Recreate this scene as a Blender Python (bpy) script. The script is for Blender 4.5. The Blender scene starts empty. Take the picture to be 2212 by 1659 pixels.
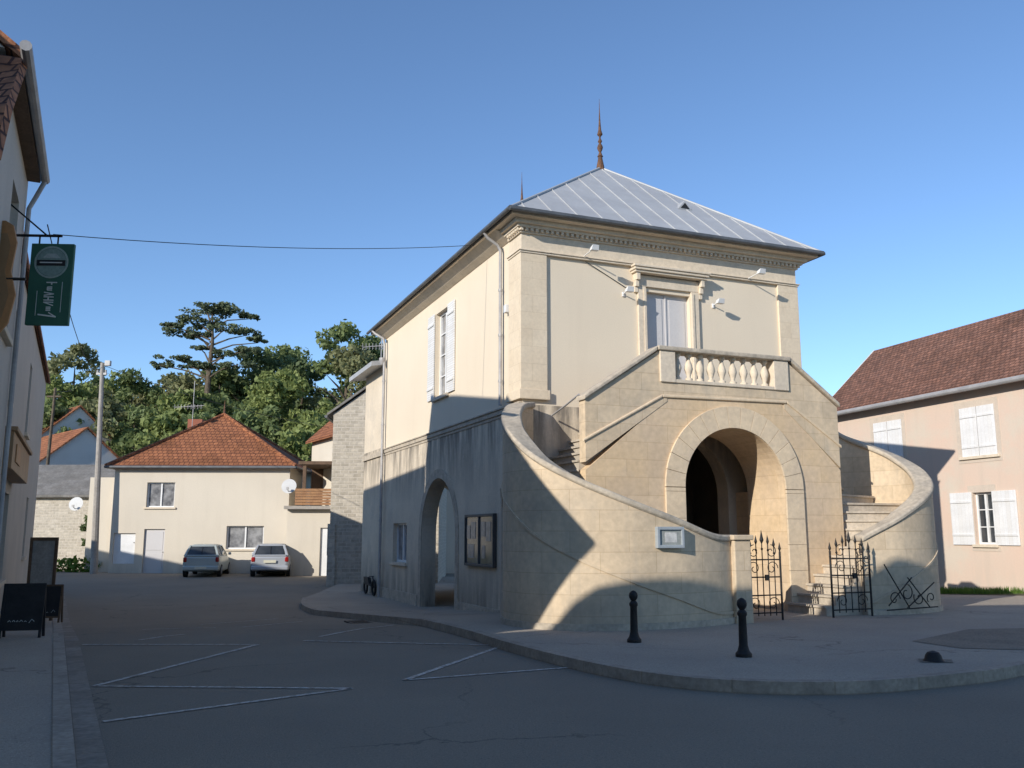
import bpy, bmesh, math, random
from mathutils import Vector, Matrix
from mathutils.geometry import tessellate_polygon
random.seed(7)
S=bpy.context.scene
COL=S.collection
rad=math.radians

# ------------------------------------------------------------------ terrain profile
TICKS=[(200,0),(1,0),(-7,-.42),(-14,-.42),(-27,-.28),(-60,0.0),(-100,0.2),(-600,0.2)]
UX,UY=.926,.378
def bcoord(x,y): return (x-3.45)*UY-(y-19.32)*UX
def G(x,y):
    b=bcoord(x,y)
    for (b0,z0),(b1,z1) in zip(TICKS,TICKS[1:]):
        if b1<=b<=b0: return z0+(z1-z0)*(b-b0)/(b1-b0)
    return 0

# ------------------------------------------------------------------ materials
MATS={}
def mk(name,c1,c2=None,ns=1.2,rough=.85,metal=0,bump=.2,bs=40,fine=.12,brick=None,grime=None,island=False,tile=False,spec=.3,worn=None,crack=False,translucent=0,blotch=None,streak=None):
    if name in MATS: return MATS[name]
    m=bpy.data.materials.new(name); m.use_nodes=True
    nt=m.node_tree; N=nt.nodes; L=nt.links
    bs_=N['Principled BSDF']; out=N['Material Output']
    bs_.inputs['Roughness'].default_value=rough
    bs_.inputs['Metallic'].default_value=metal
    bs_.inputs['Specular IOR Level'].default_value=spec
    c1=(*c1,1); c2=(*(c2 if c2 else [v*.75 for v in c1[:3]]),1)
    tc=N.new('ShaderNodeTexCoord')
    def noise(scale,detail=5,vec=None,r=.55):
        n=N.new('ShaderNodeTexNoise'); n.inputs['Scale'].default_value=scale
        n.inputs['Detail'].default_value=detail; n.inputs['Roughness'].default_value=r
        L.new(vec if vec else tc.outputs['Object'],n.inputs['Vector']); return n
    def mix(f,a,b,mode='MIX'):
        x=N.new('ShaderNodeMix'); x.data_type='RGBA'; x.blend_type=mode
        if isinstance(f,float): x.inputs[0].default_value=f
        else: L.new(f,x.inputs[0])
        for s,v in ((6,a),(7,b)):
            if isinstance(v,tuple): x.inputs[s].default_value=v
            else: L.new(v,x.inputs[s])
        return x.outputs[2]
    def ramp(sock,a,b):
        r=N.new('ShaderNodeMapRange'); r.inputs[1].default_value=a; r.inputs[2].default_value=b
        L.new(sock,r.inputs[0]); return r.outputs[0]
    def math_(op,a,b=None):
        x=N.new('ShaderNodeMath'); x.operation=op
        for i,v in enumerate((a,b)):
            if v is None: continue
            if isinstance(v,(int,float)): x.inputs[i].default_value=v
            else: L.new(v,x.inputs[i])
        return x.outputs[0]
    if island:
        g=N.new('ShaderNodeNewGeometry'); f1=g.outputs['Random Per Island']
        n1=noise(ns,2); f=math_('MULTIPLY',math_('ADD',f1,ramp(n1.outputs[0],.3,.7)),.5)
    else:
        n1=noise(ns,6); f=ramp(n1.outputs[0],.36,.66)
    col=mix(f,c1,c2)
    hgt=None
    if blotch:
        nb_=noise(blotch[0],5,None,.65); bw=blotch[2] if len(blotch)>2 else 1.0
        col=mix(math_('MULTIPLY',ramp(nb_.outputs[0],.5,.64),bw),col,(*blotch[1],1))
    if brick:
        b=N.new('ShaderNodeTexBrick'); L.new(tc.outputs['UV'],b.inputs['Vector'])
        b.inputs['Scale'].default_value=1
        b.inputs['Brick Width'].default_value=brick['w']; b.inputs['Row Height'].default_value=brick['h']
        b.inputs['Mortar Size'].default_value=brick.get('m',.01); b.inputs['Mortar Smooth'].default_value=.3
        b.offset=brick.get('off',.5)
        dk=brick.get('dark',.8)
        cd=mix(1.0,col,(dk,dk*.985,dk*.96,1),'MULTIPLY')
        L.new(col,b.inputs['Color1']); L.new(cd,b.inputs['Color2'])
        mc=brick.get('mc')
        if mc: b.inputs['Mortar'].default_value=(*mc,1)
        else:
            jm=brick.get('jm',.8)
            mm=mix(1.0,col,(jm,jm*.96,jm*.9,1),'MULTIPLY'); L.new(mm,b.inputs['Mortar'])
        col=b.outputs['Color']
        hgt=math_('MULTIPLY',b.outputs['Fac'],-brick.get('bh',.5))
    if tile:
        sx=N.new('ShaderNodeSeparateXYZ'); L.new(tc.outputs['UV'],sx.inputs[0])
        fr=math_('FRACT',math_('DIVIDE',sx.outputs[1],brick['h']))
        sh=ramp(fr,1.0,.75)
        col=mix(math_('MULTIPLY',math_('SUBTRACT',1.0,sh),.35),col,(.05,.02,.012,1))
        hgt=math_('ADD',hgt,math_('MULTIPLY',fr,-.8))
        n5=noise(.5,3); col=mix(ramp(n5.outputs[0],.5,.75),col,mix(1.0,col,(.65,.65,.6,1),'MULTIPLY'))
        n6=noise(9,2); col=mix(ramp(n6.outputs[0],.6,.72),col,mix(1.0,col,(1.5,1.5,1.5,1),'MULTIPLY'))
    if fine:
        n2=noise(bs*.6,4); col=mix(ramp(n2.outputs[0],.3,.7),col,mix(1.0,col,(1-fine*2,1-fine*2,1-fine*2,1),'MULTIPLY'))
    if streak:
        mp=N.new('ShaderNodeMapping'); mp.inputs['Scale'].default_value=(1.6,1.6,.18); L.new(tc.outputs['Object'],mp.inputs[0])
        n7=noise(1.6,6,mp.outputs[0],.6); col=mix(math_('MULTIPLY',ramp(n7.outputs[0],.52,.7),streak[0]),col,(*streak[1],1))
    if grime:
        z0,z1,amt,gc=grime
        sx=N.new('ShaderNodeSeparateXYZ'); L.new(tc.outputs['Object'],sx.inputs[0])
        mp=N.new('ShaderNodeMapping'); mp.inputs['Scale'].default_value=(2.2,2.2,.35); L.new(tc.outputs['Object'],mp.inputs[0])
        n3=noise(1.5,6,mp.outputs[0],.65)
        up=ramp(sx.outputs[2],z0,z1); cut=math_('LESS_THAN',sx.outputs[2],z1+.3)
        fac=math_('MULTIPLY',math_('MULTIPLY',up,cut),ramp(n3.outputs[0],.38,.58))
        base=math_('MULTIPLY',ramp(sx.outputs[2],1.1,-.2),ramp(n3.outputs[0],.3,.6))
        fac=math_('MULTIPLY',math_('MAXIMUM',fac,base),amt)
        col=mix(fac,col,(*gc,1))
    if crack:
        v=N.new('ShaderNodeTexVoronoi'); v.feature='DISTANCE_TO_EDGE'; v.inputs['Scale'].default_value=.22
        nn=noise(1.2,5); vm=N.new('ShaderNodeVectorMath'); vm.operation='ADD'
        sc=N.new('ShaderNodeVectorMath'); sc.operation='SCALE'; sc.inputs[3].default_value=1.2
        L.new(nn.outputs['Color'],sc.inputs[0]); L.new(tc.outputs['Object'],vm.inputs[0]); L.new(sc.outputs[0],vm.inputs[1])
        L.new(vm.outputs[0],v.inputs['Vector'])
        nc=noise(.25,2)
        cf=math_('MULTIPLY',ramp(v.outputs['Distance'],.006,.001),ramp(nc.outputs[0],.42,.55))
        col=mix(math_('MULTIPLY',cf,.45),col,(.06,.055,.05,1))
        ns2=noise(55,3); col=mix(ramp(ns2.outputs[0],.62,.7),col,mix(1.0,col,(1.4,1.38,1.35,1),'MULTIPLY'))
        ns3=noise(38,3); col=mix(ramp(ns3.outputs[0],.62,.7),col,mix(1.0,col,(.68,.68,.68,1),'MULTIPLY'))
    if worn:
        n4=noise(14,6,None,.7); col=mix(ramp(n4.outputs[0],worn-.06,worn+.1),col,(.30,.255,.205,1))
    L.new(col,bs_.inputs['Base Color'])
    if bump:
        n3=noise(bs,5,None,.6)
        h=n3.outputs[0]
        if hgt is not None: h=math_('ADD',math_('MULTIPLY',h,.35),hgt)
        bp=N.new('ShaderNodeBump'); bp.inputs['Strength'].default_value=bump; bp.inputs['Distance'].default_value=.02
        L.new(h,bp.inputs['Height']); L.new(bp.outputs[0],bs_.inputs['Normal'])
    if translucent:
        t=N.new('ShaderNodeBsdfTranslucent'); L.new(col,t.inputs['Color'])
        ms=N.new('ShaderNodeMixShader'); ms.inputs[0].default_value=translucent
        L.new(bs_.outputs[0],ms.inputs[1]); L.new(t.outputs[0],ms.inputs[2]); L.new(ms.outputs[0],out.inputs['Surface'])
    MATS[name]=m; return m

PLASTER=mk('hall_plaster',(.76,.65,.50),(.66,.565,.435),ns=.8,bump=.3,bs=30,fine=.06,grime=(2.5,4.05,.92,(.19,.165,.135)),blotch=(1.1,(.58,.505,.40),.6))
PLASTER_UP=mk('upper_plaster',(.77,.665,.515),(.74,.635,.49),ns=.5,bump=.12,bs=60,fine=.03,streak=(.12,(.6,.5,.38)))
STONE=mk('ashlar_stone',(.74,.59,.41),(.64,.515,.365),ns=1.2,bump=.35,bs=16,fine=.08,brick=dict(w=.95,h=.33,m=.006,dark=.93,bh=.3,jm=.80),grime=(9,10,.6,(.30,.265,.215)),blotch=(.7,(.54,.45,.34),.7),streak=(.45,(.42,.365,.29)))
STONE_OR=mk('ochre_stone',(.76,.57,.36),(.69,.54,.38),ns=.9,bump=.35,bs=16,fine=.08,brick=dict(w=.9,h=.33,m=.006,dark=.91,bh=.3,jm=.80),blotch=(.8,(.66,.51,.36),.7),streak=(.25,(.5,.40,.29)))
VOUS=mk('arch_band_stone',(.77,.615,.425),(.69,.55,.385),ns=1.6,bump=.25,bs=20,fine=.08,blotch=(1.3,(.60,.49,.37),.5))
TRIM=mk('pale_trim_stone',(.77,.655,.505),(.69,.59,.455),ns=2.5,bump=.25,bs=25,fine=.08,blotch=(1.5,(.60,.515,.41),.4))
COPING=mk('weathered_coping',(.62,.53,.41),(.46,.40,.32),ns=3,bump=.35,bs=22,fine=.14)
STEP=mk('step_stone',(.60,.515,.41),(.48,.42,.335),ns=2.5,bump=.3,bs=22,fine=.12)
ZINC=mk('zinc',(.47,.475,.48),(.41,.415,.425),ns=.8,rough=.6,metal=.12,bump=.06,bs=6,fine=.05,spec=.4,streak=(.25,(.36,.36,.36)))
GUTTER=mk('dark_zinc',(.17,.175,.18),(.12,.125,.13),ns=3,rough=.5,metal=.4,bump=.05,fine=.05)
PIPE=mk('pipe_zinc',(.45,.44,.43),(.35,.34,.34),ns=3,rough=.55,metal=.2,bump=.05,fine=.05)
RUST=mk('rusty_iron',(.22,.11,.06),(.12,.07,.05),ns=9,rough=.85,metal=.1,bump=.3,fine=.2)
IRON=mk('dark_iron',(.03,.03,.031),(.045,.04,.037),ns=7,rough=.6,metal=.4,bump=.2,fine=.1)
WHITE=mk('white_paint',(.80,.80,.79),(.72,.72,.71),ns=2,rough=.5,bump=.06,fine=.04)
SHUT=mk('white_shutter',(.82,.82,.82),(.74,.74,.74),ns=2,rough=.55,bump=.25,fine=.05,brick=dict(w=.14,h=40,m=.004,dark=.95,off=0,bh=.6))
LOUV=mk('louvred_shutter',(.80,.80,.79),(.72,.72,.71),ns=2,rough=.6,bump=.4,fine=.05,brick=dict(w=40,h=.06,m=.008,dark=.93,off=0,bh=.8))
GREYDOOR=mk('grey_door_paint',(.60,.58,.57),(.56,.54,.53),ns=1,rough=.5,bump=.05,fine=.03)
GLASS=mk('window_glass',(.03,.035,.04),(.07,.075,.08),ns=1.5,rough=.1,bump=0,fine=0,spec=.6)
CURT=mk('curtained_glass',(.34,.34,.34),(.12,.12,.125),ns=3,rough=.15,bump=0,fine=0,spec=.7)
ASPH=mk('asphalt',(.325,.278,.218),(.28,.24,.19),ns=.35,rough=.95,bump=.6,bs=70,fine=.10,crack=True,spec=.15,blotch=(.16,(.285,.245,.195),.8))
PAVE=mk('pavement_asphalt',(.48,.415,.335),(.41,.355,.29),ns=.5,rough=.95,bump=.6,bs=80,fine=.1,crack=True,spec=.15,blotch=(.3,(.42,.365,.30),.8))
PATCH=mk('patched_asphalt',(.35,.295,.23),(.28,.24,.19),ns=1.5,rough=.95,bump=.5,bs=60,fine=.2,spec=.15)
KERB=mk('kerb_stone',(.48,.41,.33),(.36,.31,.255),ns=3,bump=.35,bs=30,fine=.15,brick=dict(w=1.0,h=40,m=.01,dark=.85,bh=.8))
LINE=mk('worn_road_paint',(.80,.75,.67),(.64,.59,.53),ns=4,rough=.8,bump=.3,bs=60,fine=.12,worn=.50)
EARTH=mk('earth',(.14,.14,.06),(.08,.10,.035),ns=.3,bump=.4,bs=10,fine=.2)
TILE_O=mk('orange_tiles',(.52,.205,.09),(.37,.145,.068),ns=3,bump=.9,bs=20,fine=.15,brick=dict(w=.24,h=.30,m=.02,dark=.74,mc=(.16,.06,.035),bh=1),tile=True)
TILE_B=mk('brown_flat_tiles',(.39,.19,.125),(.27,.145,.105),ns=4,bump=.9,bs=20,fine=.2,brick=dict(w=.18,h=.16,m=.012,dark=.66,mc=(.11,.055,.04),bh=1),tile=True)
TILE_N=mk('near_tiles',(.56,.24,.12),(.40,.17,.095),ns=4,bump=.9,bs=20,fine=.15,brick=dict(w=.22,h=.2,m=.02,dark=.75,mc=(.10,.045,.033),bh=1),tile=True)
SLATE=mk('grey_roofing',(.28,.265,.245),(.21,.20,.185),ns=1.5,bump=.6,bs=15,fine=.15,brick=dict(w=.5,h=.35,m=.01,dark=.85,bh=.8))
CREAM=mk('cream_render',(.68,.61,.50),(.63,.565,.465),ns=.4,bump=.12,bs=40,fine=.05,grime=(9,10,.5,(.30,.27,.23)),streak=(.2,(.5,.44,.35)))
OCC=mk('shadow_house_render',(.68,.60,.48),(.62,.55,.44),ns=.5,bump=.1,fine=.05)
PINK=mk('pink_render',(.68,.51,.405),(.65,.52,.42),ns=.45,bump=.08,bs=30,fine=.025,grime=(9,10,.8,(.52,.45,.37)),blotch=(.55,(.63,.54,.44)),streak=(.35,(.52,.43,.35)))
CAFE=mk('grey_render',(.58,.515,.435),(.52,.465,.395),ns=.8,bump=.15,bs=40,fine=.06,streak=(.3,(.42,.37,.31)))
RUBBLE=mk('rubble_stone',(.66,.59,.48),(.50,.45,.37),ns=4,bump=.7,bs=14,fine=.1,brick=dict(w=.33,h=.14,m=.02,dark=.78,mc=(.60,.54,.45),bh=.9))
WOOD=mk('brown_wood',(.17,.105,.065),(.12,.075,.045),ns=4,rough=.7,bump=.3,fine=.15)
FASCIA=mk('brown_shop_fascia',(.38,.22,.11),(.30,.18,.09),ns=2,rough=.5,bump=.1,fine=.05)
TAN=mk('tan_signboard',(.52,.26,.11),(.42,.21,.09),ns=3,rough=.5,bump=.1,fine=.05)
GREEN=mk('green_sign',(.05,.15,.10),(.04,.125,.083),ns=2,rough=.6,bump=0,fine=.02,spec=.3)
SIGNW=mk('sign_white',(.78,.78,.72),(.68,.68,.63),ns=2,rough=.5,bump=0,fine=.02)
BLACK=mk('black_board',(.018,.018,.02),(.03,.03,.032),ns=4,rough=.6,bump=.1,fine=.1)
PAPER=mk('notice_paper',(.70,.69,.66),(.45,.45,.44),ns=9,rough=.6,bump=0,fine=.1)
BLUEFR=mk('bluegrey_frame',(.36,.40,.43),(.32,.36,.39),ns=3,rough=.5,bump=.05,fine=.05)
CONC=mk('concrete',(.42,.38,.335),(.34,.31,.27),ns=2,bump=.3,bs=20,fine=.1)
DISH=mk('dish_grey',(.62,.62,.61),(.55,.55,.54),ns=2,rough=.5,bump=0,fine=.03)
TYRE=mk('tyre_rubber',(.02,.02,.02),(.03,.03,.03),rough=.8,bump=.1,fine=.05)
RIM=mk('wheel_rim',(.4,.4,.42),(.3,.3,.32),rough=.35,metal=.7,bump=0,fine=0)
CARS_=mk('silver_green_paint',(.42,.46,.44),(.40,.44,.42),rough=.3,metal=.15,bump=0,fine=0,spec=.6)
CARW=mk('silver_paint',(.42,.44,.47),(.39,.41,.44),rough=.28,metal=.15,bump=0,fine=0,spec=.6)
REDL=mk('tail_lamp_red',(.35,.015,.01),(.25,.01,.01),rough=.2,bump=0,fine=0,spec=.6)
PLATE=mk('number_plate',(.65,.62,.5),(.6,.58,.45),rough=.4,bump=0,fine=0)
BARK=mk('bark',(.17,.13,.09),(.10,.08,.06),ns=4,bump=.7,bs=12,fine=.2)
GRASS=mk('grass_blades',(.14,.23,.04),(.08,.15,.025),island=True,ns=2,bump=0,fine=0,translucent=.25)
LEAFM=[mk('foliage_mid',(.25,.30,.115),(.14,.185,.075),island=True,ns=.5,bump=0,fine=0,rough=.6,translucent=.4),
       mk('foliage_light',(.32,.36,.12),(.19,.24,.085),island=True,ns=.5,bump=0,fine=0,rough=.6,translucent=.4),
       mk('foliage_dark',(.19,.24,.105),(.105,.145,.066),island=True,ns=.5,bump=0,fine=0,rough=.6,translucent=.4),
       mk('foliage_olive',(.30,.30,.145),(.19,.205,.10),island=True,ns=.5,bump=0,fine=0,rough=.6,translucent=.4),
       mk('foliage_cedar',(.16,.19,.10),(.075,.10,.058),island=True,ns=.5,bump=0,fine=0,rough=.7,translucent=.3)]

# ------------------------------------------------------------------ mesh builder
class MB:
    def __init__(s,T=None): s.v=[];s.f=[];s.mi=[];s.fuv=[];s.T=T
    def add(s,vs,fs,m=0,uvs=None):
        o=len(s.v)
        for p in vs:
            p=Vector(p)
            s.v.append(s.T@p if s.T else p)
        for i,f in enumerate(fs):
            s.f.append(tuple(o+j for j in f)); s.mi.append(m); s.fuv.append(uvs[i] if uvs else None)
        return s
    def box(s,x0,x1,y0,y1,z0,z1,m=0):
        return s.add([(x0,y0,z0),(x1,y0,z0),(x1,y1,z0),(x0,y1,z0),(x0,y0,z1),(x1,y0,z1),(x1,y1,z1),(x0,y1,z1)],
              [(0,3,2,1),(4,5,6,7),(0,1,5,4),(1,2,6,5),(2,3,7,6),(3,0,4,7)],m)
    def panel(s,loops,O,X,Y,Nn,t,m=0):
        O,X,Y,Nn=map(Vector,(O,X,Y,Nn))
        flat=[p for l in loops for p in l]
        tr=tessellate_polygon([[Vector((p[0],p[1],0)) for p in l] for l in loops])
        n=len(flat)
        vs=[O+X*p[0]+Y*p[1] for p in flat]; vs+=[p-Nn*t for p in vs]
        fs=[tuple(q) for q in tr]+[tuple(n+j for j in reversed(q)) for q in tr]
        o=0
        for l in loops:
            k=len(l)
            for i in range(k):
                j=(i+1)%k; fs.append((o+i,o+j,n+o+j,n+o+i))
            o+=k
        return s.add(vs,fs,m)
    def hprism(s,loops,z0,z1,m=0): return s.panel(loops,(0,0,z1),(1,0,0),(0,1,0),(0,0,1),z1-z0,m)
    def fpanel(s,loops,y0,y1,m=0):
        return s.panel(loops,(0,y0,0),(1,0,0),(0,0,1),(0,-1,0),y1-y0,m)
    def tube(s,path,r,n=8,m=0,cap=True):
        path=[Vector(p) for p in path]; k=len(path)
        rs=r if isinstance(r,(list,tuple)) else [r]*k
        vs=[];up=None
        for i,p in enumerate(path):
            d=(path[min(i+1,k-1)]-path[max(i-1,0)]).normalized()
            if up is None: up=Vector((0,0,1)) if abs(d.z)<.9 else Vector((1,0,0))
            a=d.cross(up)
            if a.length<1e-4: a=d.orthogonal()
            a.normalize(); b=a.cross(d).normalized(); up=b
            for j in range(n):
                t=2*math.pi*j/n+math.pi/n; vs.append(p+(a*math.cos(t)+b*math.sin(t))*rs[i])
        fs=[]
        for i in range(k-1):
            for j in range(n):
                fs.append((i*n+j,i*n+(j+1)%n,(i+1)*n+(j+1)%n,(i+1)*n+j))
        if cap: fs+= [tuple(range(n)),tuple(reversed(range((k-1)*n,k*n)))]
        return s.add(vs,fs,m)
    def lathe(s,c,prof,n=14,m=0,rs=1):
        vs=[];fs=[];k=len(prof)
        for r,z in prof:
            for j in range(n):
                t=2*math.pi*j/n; vs.append((c[0]+r*rs*math.cos(t),c[1]+r*rs*math.sin(t),c[2]+z))
        for i in range(k-1):
            for j in range(n): fs.append((i*n+j,i*n+(j+1)%n,(i+1)*n+(j+1)%n,(i+1)*n+j))
        fs+=[tuple(reversed(range(n))),tuple(range((k-1)*n,k*n))]
        return s.add(vs,fs,m)
    def obj(s,name,mats,parent=None,smooth=False,bevel=0,recalc=True,label=None,cat=None,kind=None,loc=None):
        me=bpy.data.meshes.new(name)
        me.from_pydata([tuple(p) for p in s.v],[],s.f)
        if not isinstance(mats,(list,tuple)): mats=[mats]
        for m in mats: me.materials.append(m)
        for p,mi in zip(me.polygons,s.mi): p.material_index=mi
        me.update()
        if recalc:
            bm=bmesh.new(); bm.from_mesh(me); bmesh.ops.recalc_face_normals(bm,faces=bm.faces); bm.to_mesh(me); bm.free(); me.update()
        uvl=me.uv_layers.new(name='UVMap'); Z=Vector((0,0,1))
        for p,fu in zip(me.polygons,s.fuv):
            if fu is not None:
                of=s.f[p.index]; mp={vi:fu[i] for i,vi in enumerate(of)}
                for li in p.loop_indices: uvl.data[li].uv=mp[me.loops[li].vertex_index]
                continue
            n=p.normal; u=Z.cross(n)
            if u.length<.02: u=Vector((1,0,0))
            u.normalize(); v=n.cross(u)
            for li in p.loop_indices:
                c=me.vertices[me.loops[li].vertex_index].co; uvl.data[li].uv=(c.dot(u),c.dot(v))
        if smooth:
            for p in me.polygons: p.use_smooth=True
            me.set_sharp_from_angle(angle=rad(35))
        o=bpy.data.objects.new(name,me); COL.objects.link(o)
        if loc: o.location=loc
        if parent: o.parent=parent
        if bevel:
            b=o.modifiers.new('bevel','BEVEL'); b.width=bevel; b.segments=2; b.limit_method='ANGLE'; b.angle_limit=rad(40)
        if label: o['label']=label
        if cat: o['category']=cat
        if kind: o['kind']=kind
        return o
def thing(name,label,cat,loc,rot=0,group=None):
    e=bpy.data.objects.new(name,None); COL.objects.link(e); e.location=loc; e.rotation_euler=(0,0,rot)
    e.empty_display_size=.3; e['label']=label; e['category']=cat
    if group: e['group']=group
    return e
def rect(x0,x1,z0,z1): return [(x0,z0),(x1,z0),(x1,z1),(x0,z1)]
def arch(cx,hw,zb,zs,n=20):
    pts=[(cx-hw,zb),(cx+hw,zb)]
    for i in range(n+1):
        t=math.pi*i/n; pts.append((cx+hw*math.cos(t),zs+hw*math.sin(t)))
    return pts
def archring(cx,r0,r1,zb,zs,n=20):
    o=[(cx-r1,zb)]+[(cx-r1*math.cos(math.pi*i/n),zs+r1*math.sin(math.pi*i/n)) for i in range(n+1)]+[(cx+r1,zb)]
    o+=[(cx+r0,zb)]+[(cx+r0*math.cos(math.pi*i/n),zs+r0*math.sin(math.pi*i/n)) for i in range(n+1)]+[(cx-r0,zb)]
    return o
def crom(pts,n):
    P=[Vector(p) for p in pts]; P=[2*P[0]-P[1]]+P+[2*P[-1]-P[-2]]; out=[]
    for i in range(1,len(P)-2):
        for k in range(n):
            t=k/n; a,b,c,d=P[i-1:i+3]
            out.append(.5*((2*b)+(c-a)*t+(2*a-5*b+4*c-d)*t*t+(3*b-a-3*c+d)*t**3))
    out.append(P[-2]); return out

def window(th,T,x0,x1,z0,z1,rec=.12,mull=1,bars=2,shut=None,sw=None,sill=True,pane=None,smat=None,fmat=None,label=None):
    fm=fmat or WHITE; w=.06
    f=MB(T); y0,y1=rec,rec+.06
    f.box(x0,x0+w,y0,y1,z0,z1); f.box(x1-w,x1,y0,y1,z0,z1)
    f.box(x0+w,x1-w,y0,y1,z0,z0+w); f.box(x0+w,x1-w,y0,y1,z1-w,z1)
    for i in range(mull):
        xm=x0+(x1-x0)*(i+1)/(mull+1); f.box(xm-.035,xm+.035,y0-.012,y1-.005,z0+w,z1-w)
    for i in range(bars):
        zm=z0+(z1-z0)*(i+1)/(bars+1); f.box(x0+w,x1-w,y0+.012,y1-.02,zm-.015,zm+.015)
    o=f.obj('window',fm,th)
    if label:o['label']=label
    MB(T).box(x0+.02,x1-.02,rec+.045,rec+.055,z0+.02,z1-.02).obj('window_pane',pane or GLASS,o)
    if sill: MB(T).box(x0-.1,x1+.1,-.08,rec,z0-.09,z0-.003).obj('window_sill',TRIM,o,bevel=.01)
    sm=smat or SHUT; sw=sw or (x1-x0)/2
    def shutter(a,b,ya,yb):
        s=MB(T).box(a,b,ya,yb,z0-.02,z1+.02)
        for zz in (z0+.25,z1-.3): s.box(a+.02,b-.02,ya-.025,ya-.001,zz,zz+.07)
        s.obj('shutter',sm,th,bevel=.006)
    if shut=='open':
        shutter(x0-sw-.02,x0-.02,-.05,-.012); shutter(x1+.02,x1+sw+.02,-.05,-.012)
    if shut=='closed':
        xm=(x0+x1)/2; shutter(x0+.01,xm-.015,-.02,.02); shutter(xm+.015,x1-.01,-.02,.02)
def door(th,T,x0,x1,z0,z1,mat,rec=.1,panels=True):
    d=MB(T).box(x0,x1,rec,rec+.05,z0,z1)
    if panels:
        for a,b in ((z0+.15,z0+(z1-z0)*.45),(z0+(z1-z0)*.52,z1-.12)):
            d.box(x0+.1,x1-.1,rec-.015,rec-.001,a,b)
    o=d.obj('door',mat,th,bevel=.008)
    MB(T).tube([(x1-.08,rec-.05,z0+1.0),(x1-.08,rec-.001,z0+1.0)],.02).obj('handle',IRON,o)
    return o
FRONT=Matrix.Identity(4)
def side_T(x):
    return Matrix.Translation((x,0,0))@Matrix.Rotation(rad(-90),4,'Z')

# ================================================================== MARKET HALL
hall=thing('market_hall','cream stone hall with zinc hip roof and curved double staircase','building',(3.45,19.32,0),math.atan2(UY,UX))
LT=side_T(-3.5)
lower=MB()
lower.fpanel([[(-3.5,-.5),(3.5,-.5),(3.5,4.2),(-3.5,4.2)],arch(.15,1.25,-.3,2.5)],0,.4)
lowerside=MB(LT)
lowerside.fpanel([[(-11.0,-.6),(-.4,-.6),(-.4,4.2),(-11.0,4.2)],arch(-5.55,1.42,-.55,1.6),rect(-9.95,-8.45,.8,1.92),],0,.4)
rs=MB(Matrix.Translation((3.5,0,0))@Matrix.Rotation(rad(90),4,'Z'))
rs.fpanel([[(.4,-.6),(11.0,-.6),(11.0,4.2),(.4,4.2)],arch(9.2,1.0,-.55,1.73)],0,.4)
bk=MB(Matrix.Translation((0,11.4,0))@Matrix.Rotation(rad(180),4,'Z'))
bk.fpanel([[(-3.5,-.6),(3.5,-.6),(3.5,4.2),(-3.5,4.2)],arch(1.4,1.4,-.55,1.9)],0,.4)
lo=MB()
for q in (lower,lowerside,rs,bk): lo.add(q.v,q.f)
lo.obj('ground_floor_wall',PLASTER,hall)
up=MB()
up.fpanel([[(-3.5,4.2),(3.5,4.2),(3.5,8.02),(-3.5,8.02)],rect(-.57,.57,4.37,6.86)],0,.4)
u2=MB(LT); u2.fpanel([[(-11.0,4.2),(-.4,4.2),(-.4,8.02),(-11.0,8.02)],rect(-5.95,-4.85,5.14,7.42)],0,.4)
up.add(u2.v,u2.f)
up.box(3.1,3.5,.4,11.0,4.2,8.02); up.box(-3.5,3.5,11.0,11.4,4.2,8.02)
up.obj('upper_wall',PLASTER_UP,hall)
MB().box(-3.1,3.1,.4,11.0,3.95,4.15).obj('ceiling',CREAM,hall)
SHADEIN=mk('painted_interior_shade',(.17,.145,.12),(.12,.105,.088),ns=1,bump=.2)  # dark colour stands in for the deep shade inside the arch
iw=MB(); iw.fpanel([[(-3.09,-.5),(3.09,-.5),(3.09,3.94),(-3.09,3.94)],arch(1.35,.62,-.45,1.35,14)],2.3,2.6); iw.obj('inner_wall',SHADEIN,hall)
iw=MB(); iw.box(2.0,2.2,.41,2.29,-.4,3.94); iw.obj('inner_wall',SHADEIN,hall)
iw=MB(); iw.box(-1.9,-1.7,.41,2.29,-.4,3.94); iw.obj('inner_wall',SHADEIN,hall)
def lring(mb,z0,z1,p,back=.62):
    mb.hprism([[(-3.5-p,back),(-3.5-p,-p),(3.5+p,-p),(3.5+p,back),(3.5,back),(3.5,0),(-3.5,0),(-3.5,back)]],z0,z1)
bd=MB(); bd.box(-3.55,-3.5,.0,11.4,4.12,4.22); bd.box(-3.52,-3.5,.0,11.4,4.05,4.12); bd.box(-3.58,-3.5,.0,11.4,4.22,4.26)
bd.obj('string_course',COPING,hall,bevel=.02)
PST=mk('pilaster_stone',(.77,.655,.495),(.72,.605,.455),ns=2.5,bump=.3,bs=25,fine=.06,brick=dict(w=.66,h=.36,m=.004,dark=.97,bh=.3,jm=.82))
pl=MB()
pl.hprism([[(-3.56,.60),(-3.56,-.06),(-2.96,-.06),(-2.96,.0),(-3.5,.0),(-3.5,.60)]],4.301,7.379)
pl.hprism([[(-3.60,.64),(-3.60,-.10),(-2.92,-.10),(-2.92,-.061),(-3.561,-.061),(-3.561,.64)]],4.302,4.50)
pl.obj('corner_pilaster',PST,hall,bevel=.008)
pl=MB(); pl.hprism([[(3.56,.60),(3.56,-.06),(2.98,-.06),(2.98,.0),(3.5,.0),(3.5,.60)]],4.301,7.379)
pl.obj('corner_pilaster',PST,hall,bevel=.008)
en=MB()
lring(en,7.38,7.42,.08); lring(en,7.421,7.44,.105)
lring(en,7.80,7.83,.08); lring(en,7.90,7.96,.16); lring(en,7.961,8.05,.24)
lring(en,7.441,7.799,.035); lring(en,7.831,7.899,.08)
n=62
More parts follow.
